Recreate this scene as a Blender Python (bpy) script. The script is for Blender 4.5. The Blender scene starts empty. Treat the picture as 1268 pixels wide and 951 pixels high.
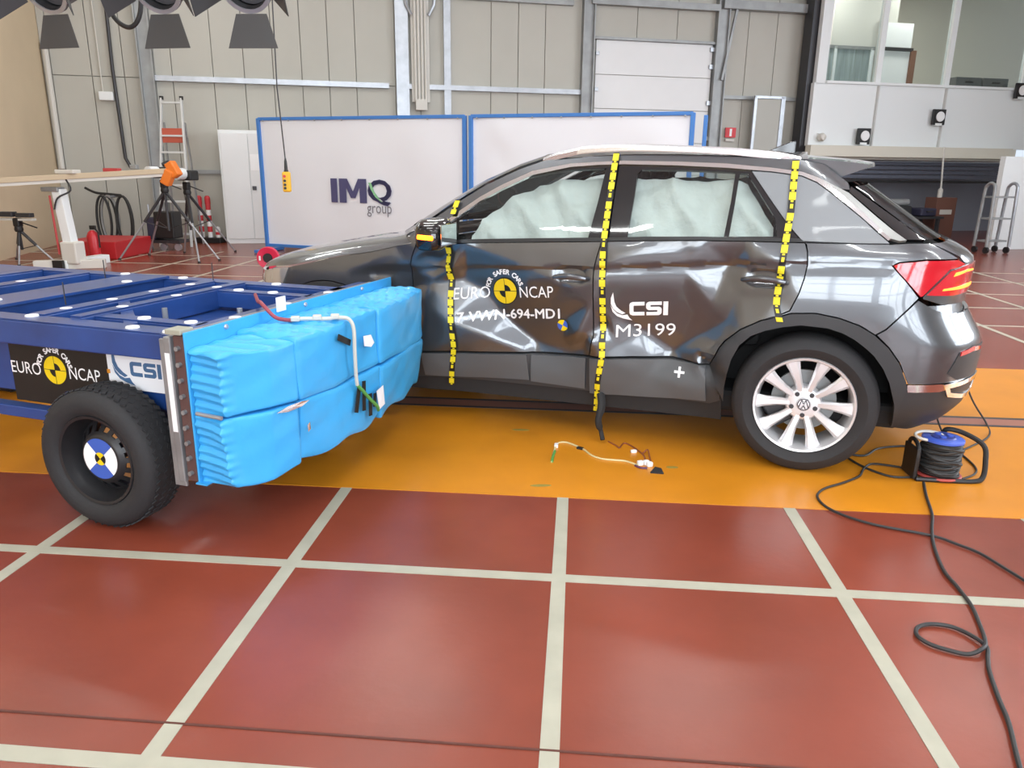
import bpy, bmesh, math, random
import numpy as np
from math import pi, sin, cos, radians
from mathutils import Vector, Matrix
from mathutils.geometry import delaunay_2d_cdt
random.seed(7); rng=np.random.default_rng(7)
scene=bpy.context.scene
COL=scene.collection
# ------------------------------------------------------------------ camera
cam_d=bpy.data.cameras.new('camera'); cam=bpy.data.objects.new('camera',cam_d); COL.objects.link(cam)
PITCH,ROLL,YAW,CAMH=.2767,.0119,-.0827,1.4063
_r=Vector((cos(YAW),-sin(YAW),0)); _f=Vector((sin(YAW)*cos(PITCH),cos(YAW)*cos(PITCH),-sin(PITCH)))
_u=_r.cross(_f)
_r2=cos(ROLL)*_r+sin(ROLL)*_u; _u2=-sin(ROLL)*_r+cos(ROLL)*_u
m=Matrix((_r2,_u2,-_f)).transposed().to_4x4(); m.translation=(0,0,CAMH)
cam.matrix_world=m
cam_d.sensor_width=36; cam_d.lens=942.08/1268*36; cam_d.clip_start=.05; cam_d.clip_end=200
scene.camera=cam
# ------------------------------------------------------------------ world, exposure
w=bpy.data.worlds.new('world'); scene.world=w; w.use_nodes=True
w.node_tree.nodes['Background'].inputs[0].default_value=(.78,.88,1,1)
w.node_tree.nodes['Background'].inputs[1].default_value=1.2
vs=scene.view_settings; vs.view_transform='Standard'; vs.look='None'; vs.gamma=1; vs.use_curve_mapping=False
vs.exposure=-.25
# ------------------------------------------------------------------ daylight through the hall's windows (behind the camera and to the right)
def area(name,loc,target,sx,sy,power,col):
    d=bpy.data.lights.new(name,'AREA'); d.shape='RECTANGLE'; d.size=sx; d.size_y=sy; d.energy=power; d.color=col
    o=bpy.data.objects.new(name,d); COL.objects.link(o); o.location=loc
    o.rotation_euler=(Vector(target)-Vector(loc)).to_track_quat('-Z','Y').to_euler(); return o
WIN_FRONT=[(-5.2,),(-1.4,),(2.4,),(6.2,)]          # centres of the windows in the wall behind the camera
for k,(x,) in enumerate(WIN_FRONT[1:]): area('window_front_%d_offscreen'%(k+1),(x,-6.95,3.3),(x,0,2.9),3.2,4.4,520,(.86,.93,1))
WIN_RIGHT=[2.0,5.6,9.2]
for k,y in enumerate(WIN_RIGHT): area('window_right_%d_offscreen'%(k+1),(11.95,y,3.6),(0,y,2.8),3.2,3.8,430,(.86,.93,1))
# ------------------------------------------------------------------ helpers
MATS={}
def mat(name,col,rough=.5,metal=0,spec=.5,coat=0,noise=0,nscale=8,bump=0,bscale=40,emit=0,emit_col=None,alpha=1,coat_rough=.05,noise_col=None,stretch=None):
    if name in MATS: return MATS[name]
    M_=bpy.data.materials.new(name); M_.use_nodes=True; nt=M_.node_tree; b=nt.nodes['Principled BSDF']
    b.inputs['Base Color'].default_value=(*col,1); b.inputs['Roughness'].default_value=rough; b.inputs['Metallic'].default_value=metal
    b.inputs['Specular IOR Level'].default_value=spec; b.inputs['Coat Weight'].default_value=coat; b.inputs['Coat Roughness'].default_value=coat_rough
    if emit: b.inputs['Emission Color'].default_value=(*(emit_col or col),1); b.inputs['Emission Strength'].default_value=emit
    if noise or bump:
        tc=nt.nodes.new('ShaderNodeTexCoord'); mp=nt.nodes.new('ShaderNodeMapping'); nt.links.new(tc.outputs['Object'],mp.inputs[0])
        if stretch: mp.inputs['Scale'].default_value=stretch
    if noise:
        n=nt.nodes.new('ShaderNodeTexNoise'); n.inputs['Scale'].default_value=nscale; n.inputs['Detail'].default_value=5
        nt.links.new(mp.outputs[0],n.inputs['Vector'])
        r=nt.nodes.new('ShaderNodeValToRGB'); r.color_ramp.elements[0].position=.3; r.color_ramp.elements[1].position=.72
        c2=noise_col or tuple(min(1,c*(1+noise)) for c in col)
        c1=tuple(c*(1-noise) for c in col) if not noise_col else col
        r.color_ramp.elements[0].color=(*c1,1); r.color_ramp.elements[1].color=(*c2,1)
        nt.links.new(n.outputs['Fac'],r.inputs[0]); nt.links.new(r.outputs[0],b.inputs['Base Color'])
    if bump:
        n2=nt.nodes.new('ShaderNodeTexNoise'); n2.inputs['Scale'].default_value=bscale; n2.inputs['Detail'].default_value=4
        nt.links.new(mp.outputs[0],n2.inputs['Vector'])
        bp=nt.nodes.new('ShaderNodeBump'); bp.inputs['Strength'].default_value=bump; bp.inputs['Distance'].default_value=.02
        nt.links.new(n2.outputs['Fac'],bp.inputs['Height']); nt.links.new(bp.outputs[0],b.inputs['Normal'])
    MATS[name]=M_; return M_
def glass_mat(name,tint,refl=.12,rough=.02):
    M_=bpy.data.materials.new(name); M_.use_nodes=True; nt=M_.node_tree; nt.nodes.remove(nt.nodes['Principled BSDF'])
    t=nt.nodes.new('ShaderNodeBsdfTransparent'); t.inputs[0].default_value=(*tint,1)
    g=nt.nodes.new('ShaderNodeBsdfGlossy'); g.inputs['Roughness'].default_value=rough
    lw=nt.nodes.new('ShaderNodeLayerWeight'); pw=nt.nodes.new('ShaderNodeMath'); pw.operation='POWER'; pw.inputs[1].default_value=5
    nt.links.new(lw.outputs['Facing'],pw.inputs[0]); fr=nt.nodes.new('ShaderNodeMath'); fr.operation='MULTIPLY_ADD'; fr.inputs[1].default_value=.94; fr.inputs[2].default_value=.06
    nt.links.new(pw.outputs[0],fr.inputs[0])
    mx=nt.nodes.new('ShaderNodeMixShader')
    nt.links.new(fr.outputs[0],mx.inputs[0]); nt.links.new(t.outputs[0],mx.inputs[1]); nt.links.new(g.outputs[0],mx.inputs[2])
    nt.links.new(mx.outputs[0],nt.nodes['Material Output'].inputs[0]); MATS[name]=M_; return M_
class MB:
    def __init__(s): s.v=[]; s.f=[]
    def add(s,vs,fs):
        o=len(s.v); s.v+= [tuple(v) for v in vs]; s.f+=[tuple(i+o for i in f) for f in fs]; return s
    def box(s,c,size,rz=0,R=None):
        x,y,z=[a/2 for a in size]; vs=[]
        Rm=R if R is not None else Matrix.Rotation(rz,3,'Z')
        for dz in (-z,z):
            for dx,dy in ((-x,-y),(x,-y),(x,y),(-x,y)): vs.append(Vector(c)+Rm@Vector((dx,dy,dz)))
        return s.add(vs,[(3,2,1,0),(4,5,6,7),(0,1,5,4),(1,2,6,5),(2,3,7,6),(3,0,4,7)])
    def bar(s,a,b,wd,ht,up=(0,0,1)):
        a=Vector(a); b=Vector(b); d=(b-a); L=d.length; d=d/L; sd=d.cross(Vector(up))
        if sd.length<1e-4: sd=d.cross(Vector((1,0,0)))
        sd.normalize(); u2=sd.cross(d)
        return s.box((a+b)/2,(L,wd,ht),R=Matrix((d,sd,u2)).transposed())
    def tube(s,path,r,n=8,caps=True,closed=False):
        P=[Vector(p) for p in path]; N=len(P); rr=r if hasattr(r,'__len__') else [r]*N
        vs=[];fs=[]; prev=None
        for i,p in enumerate(P):
            if closed: t=P[(i+1)%N]-P[i-1]
            else: t=P[min(i+1,N-1)]-P[max(i-1,0)]
            t.normalize()
            if prev is None:
                a=Vector((0,0,1)) if abs(t.z)<.9 else Vector((1,0,0)); n1=t.cross(a).normalized()
            else: n1=(prev-t*prev.dot(t)).normalized()
            prev=n1; n2=t.cross(n1)
            for k in range(n):
                an=2*pi*k/n; vs.append(p+rr[i]*(cos(an)*n1+sin(an)*n2))
        M_=N if closed else N-1
        for i in range(M_):
            j=(i+1)%N
            for k in range(n): fs.append((i*n+k,i*n+(k+1)%n,j*n+(k+1)%n,j*n+k))
        if caps and not closed: fs+= [tuple(range(n-1,-1,-1)),tuple((N-1)*n+k for k in range(n))]
        return s.add(vs,fs)
    def lathe(s,prof,n=32,T=None,closed=False,a0=0,a1=2*pi):
        """prof: (radius, height) turned about the local z axis; T: 4x4 placing it"""
        T=T or Matrix(); vs=[];fs=[]; full=abs(a1-a0-2*pi)<1e-6; cnt=n if full else n+1
        for k in range(cnt):
            an=a0+(a1-a0)*k/n
            for r,h in prof: vs.append(T@Vector((r*cos(an),r*sin(an),h)))
        m_=len(prof)
        for k in range(n):
            j=(k+1)%cnt
            for i in range(m_ if closed else m_-1):
                i2=(i+1)%m_; fs.append((k*m_+i,j*m_+i,j*m_+i2,k*m_+i2))
        return s.add(vs,fs)
    def cyl(s,a,b,r,n=12): return s.tube([a,b],r,n)
    def prism(s,poly,T=None,h0=0,h1=.01):
        T=T or Matrix(); n=len(poly)
        vs=[T@Vector((x,y,h0)) for x,y in poly]+[T@Vector((x,y,h1)) for x,y in poly]
        return s.add(vs,[tuple(range(n-1,-1,-1)),tuple(range(n,2*n))]+[(i,(i+1)%n,n+(i+1)%n,n+i) for i in range(n)])
    def build(s,name,ma,parent=None,smooth=False,bevel=0,sharp=35,loc=None,rot=None):
        me=bpy.data.meshes.new(name); me.from_pydata([tuple(v) for v in s.v],[],s.f); me.update()
        return link(name,me,ma,parent,smooth,bevel,sharp,loc,rot)
def link(name,me,ma,parent=None,smooth=False,bevel=0,sharp=35,loc=None,rot=None):
    o=bpy.data.objects.new(name,me); COL.objects.link(o)
    if ma is not None: me.materials.append(MATS[ma] if isinstance(ma,str) else ma)
    if parent is not None: o.parent=parent
    if loc is not None: o.location=loc
    if rot is not None: o.rotation_euler=rot
    if smooth:
        for p in me.polygons: p.use_smooth=True
        me.set_sharp_from_angle(angle=radians(sharp))
    if bevel:
        b=o.modifiers.new('bevel','BEVEL'); b.width=bevel; b.segments=2; b.limit_method='ANGLE'; b.angle_limit=radians(40)
    return o
def tag(o,label=None,cat=None,group=None,kind=None):
    if label: o['label']=label
    if cat: o['category']=cat
    if group: o['group']=group
    if kind: o['kind']=kind
    return o
def thing(name,label,cat,loc=(0,0,0),rz=0,group=None):
    o=bpy.data.objects.new(name,None); COL.objects.link(o); o.location=loc; o.rotation_euler=(0,0,rz); o.empty_display_size=.1
    return tag(o,label,cat,group)
def copy_tree(o,parent=None):
    c=o.copy(); COL.objects.link(c); c.parent=parent
    for ch in list(o.children): copy_tree(ch,c)
    return c
def smooth_path(P,n=6,closed=False):
    P=[Vector(p) for p in P]; N=len(P); out=[]
    rngN=N if closed else N-1
    for i in range(rngN):
        if closed: p0,p1,p2,p3=P[i-1],P[i],P[(i+1)%N],P[(i+2)%N]
        else: p0,p1,p2,p3=P[max(i-1,0)],P[i],P[i+1],P[min(i+2,N-1)]
        for k in range(n):
            t=k/n; out.append(.5*((2*p1)+(p2-p0)*t+(2*p0-5*p1+4*p2-p3)*t*t+(3*p1-p0-3*p2+p3)*t**3))
    if not closed: out.append(P[-1])
    return out
def text_mesh(body,size=1,bold=0,spacing=1,align='CENTER'):
    """flat lettering: list of 2-D verts and faces, in units of size"""
    cu=bpy.data.curves.new('lettering','FONT'); cu.body=body; cu.size=size; cu.offset=bold; cu.space_character=spacing; cu.align_x=align; cu.resolution_u=3
    o=bpy.data.objects.new('lettering',cu); COL.objects.link(o)
    bpy.context.view_layer.update()
    me=bpy.data.meshes.new_from_object(o.evaluated_get(bpy.context.evaluated_depsgraph_get()))
    bm=bmesh.new(); bm.from_mesh(me); bmesh.ops.triangulate(bm,faces=bm.faces[:])
    vs=[(v.co.x,v.co.y) for v in bm.verts]; bm.verts.index_update(); fs=[tuple(v.index for v in f.verts) for f in bm.faces]
    bm.free(); bpy.data.objects.remove(o); bpy.data.curves.remove(cu); bpy.data.meshes.remove(me)
    return vs,fs
# ------------------------------------------------------------------ materials
mat('floor_red',(.225,.048,.026),.27,noise=.20,nscale=1.3,spec=.5,bump=.04,bscale=25)
mat('floor_orange',(.64,.24,.014),.30,noise=.10,nscale=2,spec=.5)
mat('floor_line',(.40,.39,.31),.5,noise=.08,nscale=9)
mat('floor_seam',(.10,.03,.02),.8)
mat('slot_dark',(.03,.03,.035),.5); mat('slot_red',(.30,.12,.08),.5)
mat('wall_tan',(.62,.50,.34),.8,noise=.05,nscale=1); mat('panel_grey',(.46,.45,.40),.65,noise=.05,nscale=.6)
mat('steel_grey',(.30,.31,.31),.45,metal=.3,noise=.15,nscale=4); mat('galv',(.40,.42,.45),.35,metal=.6,noise=.12,nscale=6)
mat('white_paint',(.77,.80,.80),.5); mat('white_door',(.74,.75,.75),.5,noise=.03,nscale=1); mat('off_white',(.62,.60,.55),.6)
mat('ceiling',(.72,.75,.80),.8); mat('dark_metal',(.05,.05,.055),.4,metal=.4)
mat('black',(.012,.012,.013),.45); mat('black_matte',(.02,.02,.021),.8); mat('rubber',(.022,.022,.024),.75,bump=.1,bscale=60)
mat('cable_black',(.025,.025,.025),.55)
mat('white',(.86,.86,.86),.5); mat('banner_white',(.76,.79,.84),.6,bump=.05,bscale=3); mat('blue_frame',(.05,.20,.55),.45)
mat('navy_print',(.07,.07,.17),.6); mat('grey_print',(.20,.20,.23),.6); mat('green_print',(.25,.55,.30),.6)
mat('tube_light',(1,1,1),.5,emit=6)
# ================================================================== THE HALL
# the building stands 17.3 degrees off the floor grid; H(...) builds in its own axes: x along the back wall, y = -(distance out from it)
HO=Vector((-7.7,14.0,0)); HA=math.atan2(.2966,.955); HM=Matrix.Translation(HO)@Matrix.Rotation(HA,4,'Z')
def hall(o,label=None): o.location=HO; o.rotation_euler=(0,0,HA); return o
def HP(t,n,z=0): return HM@Vector((t,-n,z))
def struct(o): o['kind']='structure'; return o
T0,T1,TB,N1,ZC=-1.75,20.6,13.1,22.4,6.6
# floor
G=.98; GX=[G*(-2.0266+i) for i in range(-7,13)]; YO0,YO1=3.12,5.80
fl=MB().box((2.5,4.5,-.05),(32,34,.1)).build('floor','floor_red'); struct(fl)
def strip(name,ma,x0,x1,y0,y1,h,par=fl): return MB().box(((x0+x1)/2,(y0+y1)/2,h/2),(x1-x0,y1-y0,h)).build(name,ma,par)
strip('orange_lane','floor_orange',-9.5,13,YO0,YO1,.0024)
LW=.05
GYN=[G*(2.4786+j) for j in range(-4,1)]; GYF=[7.55,8.60,9.62,10.72,11.75]
for x in GX:
    if -6.5<x<6: strip('painted_line','floor_line',x-LW/2,x+LW/2,-3,YO0,.0020)
    strip('painted_line','floor_line',x-LW/2,x+LW/2,YO1,12.4,.0020)
for y in GYN: strip('painted_line','floor_line',-9,10,y-LW/2,y+LW/2,.0022)
for y in GYF: strip('painted_line','floor_line',-9.4,11.5,y-.022,y+.022,.0022)
strip('expansion_joint','floor_seam',-9,10,1.585,1.592,.0026)
strip('guide_slot','slot_dark',-9.5,13,4.375,4.405,.004); strip('guide_slot','slot_dark',-9.5,13,4.525,4.555,.004); strip('guide_slot_cover','slot_red',-9.5,13,4.405,4.525,.003)
for x,y,a,l in ((-.13,3.24,.15,.10),(.50,3.535,.1,.06),(-.28,4.0,.05,.10)):
    MB().lathe([(0,.0032),(1,.0030),(1.02,0)],14,Matrix.Translation((x,y,0))@Matrix.Rotation(a,4,'Z')@Matrix.Diagonal((l*.5,.014,1,1))).build('scuff_mark',mat('scuff',(.28,.22,.04),.6),fl)
# ceiling and walls
c=MB().box((10.5,-12.5,ZC+.1),(25.2,34,.2)).build('ceiling','ceiling'); struct(hall(c))
wl=MB().box((T0-.1,-N1/2,ZC/2),(.2,N1+.4,ZC)).build('wall_left','wall_tan'); struct(hall(wl))
wb=MB().box(((T0+TB)/2,.13,ZC/2),(TB-T0,.16,ZC)).build('wall_back',mat('seam_dark',(.42,.41,.36),.8)); struct(hall(wb))
seams=[T0,-1.62,-.98,-.45,.35,1.05,1.59,2.1,2.61,3.1,3.6,4.33,4.8,5.3,6.18,6.72,7.26,8.1]
def panel(t0,t1,z0,z1,ma='panel_grey',par=wb,y=.025): return MB().box(((t0+t1)/2,y,(z0+z1)/2),(t1-t0-.012,.05,z1-z0-.012)).build('wall_panel',ma,par,bevel=.004)
for a,b in zip(seams[:-1],seams[1:]):
    panel(a,b,.0,2.88); panel(a,b,2.88,ZC)
for a,b in ((8.1,9.15),(9.15,10.01),(10.01,10.85)): panel(a,b,3.92,ZC)
for a,b in ((10.85,11.58),(11.58,12.23),(12.23,13.1)): panel(a,b,.0,2.88); panel(a,b,2.88,ZC)
# roller door in the back wall
d1=MB().box((9.55,.03,1.93),(2.56,.05,3.86)).build('door_1','seam_dark'); struct(hall(d1))
for k in range(6): MB().box((9.55,-.01,.33+.645*k),(2.5,.05,.635)).build('door_section','white_door',d1,bevel=.006)
for k,z in enumerate((3.62,2.95,2.35,1.65)):
    MB().box((8.32,-.06,z),(.07,.05,.06)).build('hinge','galv',d1); 
for k,z in enumerate((3.78,3.45,2.75,2.05)): MB().box((10.78,-.06,z),(.09,.06,.08)).build('hinge','galv',d1)
MB().box((9.55,-.05,3.9),(2.6,.12,.05)).build('door_header','steel_grey',d1)
# steel columns, rails and beams
def trim(i,mb,ma): return struct(hall(mb.build('trim_%d'%i,ma)))
def Icol(t,wd,n0=.0,dp=.16,z1=ZC):
    m=MB(); m.box((t-wd/2+.012,-n0-dp/2,z1/2),(.024,dp,z1)); m.box((t+wd/2-.012,-n0-dp/2,z1/2),(.024,dp,z1)); m.box((t,-n0-dp/2,z1/2),(wd,.03,z1)); return m
trim(1,Icol(-.05,.24),'steel_grey')
trim(2,MB().box((4.46,-.06,ZC/2),(.24,.12,ZC)),'galv')
trim(3,MB().box((5.32,-.04,ZC/2),(.13,.08,ZC)),'galv')
trim(4,Icol(8.11,.24),'steel_grey'); trim(5,Icol(10.95,.26),'steel_grey')
trim(6,MB().box((2.1,-.045,2.88),(4.2,.09,.09)),'galv'); trim(7,MB().box((6.3,-.045,2.88),(3.5,.09,.09)),'galv'); trim(8,MB().box((11.9,-.045,2.88),(1.9,.09,.07)),'steel_grey')
trim(9,MB().box((.62,-.03,1.27),(1.15,.06,.07)),'steel_grey')
trim(10,MB().box((9.5,-.1,4.55),(2.7,.14,.12)),'steel_grey')
trim(11,MB().box((11.9,-.12,4.62),(2.0,.2,.16)),'steel_grey')
trim(12,MB().bar((11.0,-.14,3.2),(11.25,-.14,4.75),.05,.05),'steel_grey')
trim(13,MB().box((12.83,-.3,ZC/2),(.16,.3,ZC)),'dark_metal')
trim(14,MB().box((3.5,-.05,4.52),(8.6,.1,.14)),'steel_grey')
# conduits
def conduit(t0,pts,r,ma,name,label,cat='pipe'):
    o=MB().tube([(t,-n,z) for t,n,z in pts],r,8).build(name,ma,smooth=True); tag(hall(o),label,cat); return o
cd=thing('cable_duct','bundle of cream wall conduits ending in a junction box','cable duct'); hall(cd)
for k in range(4): MB().cyl((4.70+.065*k,-.16,2.62),(4.70+.065*k,-.16,ZC-.1),.026,8).build('conduit','off_white',cd,smooth=True)
MB().box((4.80,-.13,2.55),(.22,.14,.2)).build('junction_box','off_white',cd,bevel=.01)
MB().box((4.80,-.10,4.0),(.34,.04,ZC-1.5-2.3)).build('backing_plate','off_white',cd)
for sg in (-1,1): MB().tube([(4.8+sg*.16,-.16,4.12),(4.8+sg*.26,-.16,4.3),(4.8+sg*.3,-.16,4.7)],.03,8).build('conduit_bend','galv',cd,smooth=True)
conduit(0,[(-1.66,.05,1.3),(-1.66,.05,3.4)],.05,'off_white','drain_pipe','cream vertical pipe on the grey wall beside the tan wall')
conduit(0,[(-.6,.06,4.4),(-.62,.06,3.0),(-.58,.08,1.5),(-.5,.1,1.33)],.03,'dark_metal','hanging_cable','dark cable running down the grey wall beside the steel column','cable')
wbx=thing('wall_box','small white switch box with a thin conduit on grey wall','switch box'); hall(wbx)
MB().box((-.77,-.06,2.55),(.24,.1,.15)).build('box_body','white_paint',wbx,bevel=.015); MB().cyl((-.83,-.03,2.62),(-.83,-.03,4.5),.012,6).build('conduit','off_white',wbx)
sg=thing('fire_sign','small red and white fire notice on grey wall by door','sign'); hall(sg)
MB().box((11.34,-.06,2.18),(.24,.02,.2)).build('sign_plate',mat('sign_red',(.6,.04,.05),.5),sg); MB().box((11.34,-.072,2.18),(.05,.008,.15)).build('hydrant_symbol','white',sg); MB().box((11.34,-.06,2.03),(.2,.015,.05)).build('caption_strip','off_white',sg)
fr=thing('glazed_partition','thin grey metal framed glass partition leaning by the back wall','partition'); hall(fr)
MB().box((11.72,-.3,1.45),(.06,.06,2.9)).build('post','galv',fr); MB().box((12.35,-.3,1.45),(.09,.06,2.9)).build('post','galv',fr); MB().box((12.04,-.3,2.88),(.7,.06,.05)).build('top_rail','galv',fr); MB().box((12.04,-.3,.05),(.7,.06,.1)).build('bottom_rail','galv',fr)
glass_mat('window_glass',(.86,.90,.90)); MB().box((12.04,-.3,1.47),(.57,.012,2.75)).build('pane',mat('plastic_pane',(.44,.44,.40),.6),fr)
# walls outside the frame: with the windows that light the hall
wr=MB(); wf=MB()
def holed(mb,axis,pos,lo,hi,holes,z0,z1):
    xs=sorted([lo,hi]+[a for h in holes for a in h])
    segs=[(xs[i],xs[i+1]) for i in range(len(xs)-1)]
    for a,b in segs:
        ish=any(abs(a-h[0])<1e-6 for h in holes)
        for za,zb in (((0,z0),(z1,ZC)) if ish else ((0,ZC),)):
            cx,cz=(a+b)/2,(za+zb)/2
            if axis=='x': mb.box((cx,pos,cz),(b-a,.2,zb-za))
            else: mb.box((pos,cx,cz),(.2,b-a,zb-za))
# world-aligned end walls (behind the camera and far right)
holed(wf,'x',-6.8,-14,13,[(x-1.7,x+1.7) for (x,) in WIN_FRONT],1.0,5.6); struct(wf.build('wall_front','panel_grey'))
holed(wr,'y',11.8,-7,19,[(y-1.7,y+1.7) for y in WIN_RIGHT],1.6,5.6); struct(wr.build('wall_right','panel_grey'))
k=1
for (x,) in WIN_FRONT:
    o=MB().box((x,-6.8,1.0),(3.5,.3,.06)).build('window_%d'%k,'white_paint'); struct(o); k+=1
    for dx in (-1.68,-.56,.56,1.68): MB().box((x+dx,-6.75,3.3),(.09,.1,4.6)).build('mullion','white_paint',o)
    for z in (2.15,3.3,4.45,5.57): MB().box((x,-6.75,z),(3.4,.1,.09)).build('glazing_bar','white_paint',o)
for y in WIN_RIGHT:
    o=MB().box((11.8,y,1.6),(.3,3.5,.06)).build('window_%d'%k,'white_paint'); struct(o); k+=1
    for dx in (-1.68,-.56,.56,1.68): MB().box((11.75,y+dx,3.6),(.1,.09,4.0)).build('mullion','white_paint',o)
    for z in (2.9,4.25,5.57): MB().box((11.75,y,z),(.1,3.4,.09)).build('glazing_bar','white_paint',o)
# fluorescent fittings under the ceiling
TL=[]
for i,yy in enumerate((-2.5,.6,3.2,6.0,9.0,12.0)):
    for j,xx in enumerate((-6,-2.2,1.6,5.4)):
        root=thing('ceiling_light','long white fluorescent fitting hung under the ceiling','ceiling light',(xx,yy,5.6),HA*0,'ceiling lights')
        MB().box((0,0,.06),(1.7,.16,.06)).build('housing','white_paint',root)
        for s_ in (-.04,.04): MB().cyl((-.8,s_,0),(.8,s_,0),.018,8).build('lamp_tube','tube_light',root)
        for s_ in (-.7,.7): MB().cyl((s_,0,.09),(s_,0,1.0),.008,6).build('suspension_rod','galv',root)
        L=area('ceiling_tube_%d_offscreen'%(len(TL)+1),(xx,yy,5.57),(xx,yy,0),1.6,.14,46,(.97,1,.98)); TL.append(L)
# ------------------------------------------------------------------ mezzanine office on the right
MN=.6
mz=MB(); mz.box((15.8,-MN+.06,2.55),(5.9,.12,1.24)); mz.box((12.99,-MN+.06,4.2),(.22,.12,2.1)); mz.box((15.8,-MN+.06,5.95),(5.9,.12,1.3)); mz.box((19.6,-MN+.06,3.3),(2.0,.12,6.6)); mz.box((18.3,-MN+.06,4.2),(.6,.12,2.1))
o=mz.build('wall_mezzanine','white_paint'); struct(hall(o)); MZ=o
MB().box((12.95,1.2,4.2),(.1,3.5,4.8)).build('side_wall','off_white',o)
MB().box((17.2,1.15,1.72),(8.6,3.3,.1)).build('deck_slab','off_white',o)
trim(15,MB().box((15.3,-MN-.105,1.83),(5.0,.2,.22)),mat('cream',(.64,.61,.52),.5))
for i,t in enumerate((14.34,16.0)): MB().box((t,-MN-.0,2.55),(.025,.13,1.2)).build('panel_joint',mat('joint',(.6,.6,.58),.6),o)
MB().box((17.2,2.9,4.2),(8.6,.1,5.0)).build('office_rear_wall',mat('office_beige',(.66,.60,.50),.7),o)
MB().box((17.2,1.2,6.3),(8.6,3.6,.08)).build('office_ceiling','white_paint',o)
k=8
for a,b in ((13.1,14.32),(14.32,16.0),(16.0,17.98)):
    wv=struct(hall(MB().box(((a+b)/2,-MN+.02,3.19),(b-a,.16,.05)).build('window_%d'%k,'white_paint'))); k+=1
    MB().box((b,-MN+.05,4.25),(.12,.12,2.1)).build('mullion','white_paint',wv)
    MB().box(((a+b)/2,-MN+.06,4.24),(b-a-.12,.012,2.06)).build('pane','window_glass',wv)
# things seen inside the office
iw=thing('inner_window','grey framed inner window with a blind behind the office glass','window'); hall(iw)
MB().box((14.63,1.0,3.7),(1.22,.06,.8)).build('blind',mat('blind',(.30,.36,.36),.5,noise=.3,nscale=3,stretch=(6,1,.3)),iw)
for a in (14.02,14.28,15.22): MB().box((a,.96,3.7),(.07,.05,.86)).build('frame_bar','white_paint',iw)
for z in (3.29,4.12): MB().box((14.63,.96,z),(1.3,.05,.07)).build('frame_bar','steel_grey',iw)
pw=struct(hall(MB().box((14.4,1.1,4.3),(2.9,.1,3.9)).build('wall_office','off_white')))
dw=struct(hall(MB().box((15.85,1.05,3.6),(.86,.04,2.2)).build('door_2',mat('bright_door',(.9,.9,.9),.5))))
MB().box((15.42,1.0,3.6),(.09,.06,2.3)).build('door_jamb','off_white',dw); MB().box((16.34,1.0,3.2),(.13,.06,1.85)).build('door_jamb',mat('brown',(.22,.10,.06),.6),dw)
MB().box((15.88,1.0,4.14),(.86,.06,.07)).build('door_head','dark_metal',dw)
sl_=MB().box((17.1,-.2,3.10),(1.6,.4,.06)); sl_=hall(sl_.build('sill_shelf','white_paint')); tag(sl_,'white shelf carrying the grey cases behind the office glass','shelf')
for k_,(a,b) in enumerate(((16.45,17.1),(17.15,17.8))):
    ra=thing('equipment_case',['dark grey equipment case on the office shelf next to the mullion','dark grey equipment case on the office shelf away from the mullion'][k_],'equipment',HP((a+b)/2,.2,3.13),HA,'cases on the office shelf')
    MB().box((0,0,.15),(b-a,.3,.30)).build('case_body',mat('grey_case',(.13,.13,.13),.5),ra,bevel=.01); MB().box((0,-.155,.2),(.2,.02,.03)).build('handle','black',ra)
for i,(t,n,z) in enumerate(((14.0,-.4,5.6),(16.4,-.4,5.6),(15.2,-1.6,5.6))):
    r_=thing('office_light',['bright fluorescent fitting on the office ceiling above the inner window','bright fluorescent fitting on the office ceiling above the equipment row','bright fluorescent fitting on the office ceiling deep inside the room'][i],'ceiling light',HP(t,n,z),HA,'office lights')
    MB().box((0,0,.05),(1.5,.14,.06)).build('housing','white_paint',r_); MB().cyl((-.7,0,0),(.7,0,0),.025,8).build('lamp_tube','tube_light',r_)
    for q in (-.6,.6): MB().cyl((q,0,.07),(q,0,.66),.01,6).build('suspension_rod','galv',r_)
    area('office_tube_%d_offscreen'%(i+1),HP(t,n,z-.06),HP(t,n,0),1.4,.15,45,(1,.97,.9))
# recess below the office
sh=thing('roller_shutter','half lowered blue-grey roller shutter under the office','shutter'); hall(sh)
for i in range(4): MB().box((15.7,-.3,1.60-.095*i),(5.1,.05+.02*(i%2),.08)).build('slat',mat('shutter',(.12,.13,.17),.4,metal=.3),sh,bevel=.008)
MB().box((15.7,-.3,1.21),(5.1,.1,.05)).build('bottom_rail','black',sh)
struct(hall(MB().box((17.2,1.2,.83),(9.0,.1,1.66)).build('wall_recess',mat('recess',(.36,.38,.43),.7))))
struct(hall(MB().box((16.9,-3.11,.86),(3.1,.12,1.72)).build('wall_partition','white_paint')))
for i,(t,z) in enumerate(((14.07,2.135),(15.84,2.56),(17.82,3.15))):
    lab=['black square with a white disc, low on the office wall beside its bare corner','black square with a white disc, midway up the office wall below the mullion','black square with a white disc, just under the office window ledge'][i]
    r_=thing('target_marker',lab,'marker',HP(t,MN+.13,z),HA,'targets on the office wall')
    MB().box((0,.02,0),(.31,.05,.32)).build('marker_board','black',r_,bevel=.01)
    MB().lathe([(0,.012),(.1,.012),(.105,0)],24,Matrix.Translation((.02,-.01,.01))@Matrix.Rotation(pi/2,4,'X')).build('white_disc','white',r_,smooth=True)
    MB().box((0,.035,-.15),(.16,.10,.05)).build('bracket','white_paint',r_)
cm=thing('wall_camera','small white dome camera on the corner of the office wall','camera',HP(13.1,MN+.08,2.1),HA)
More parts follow.
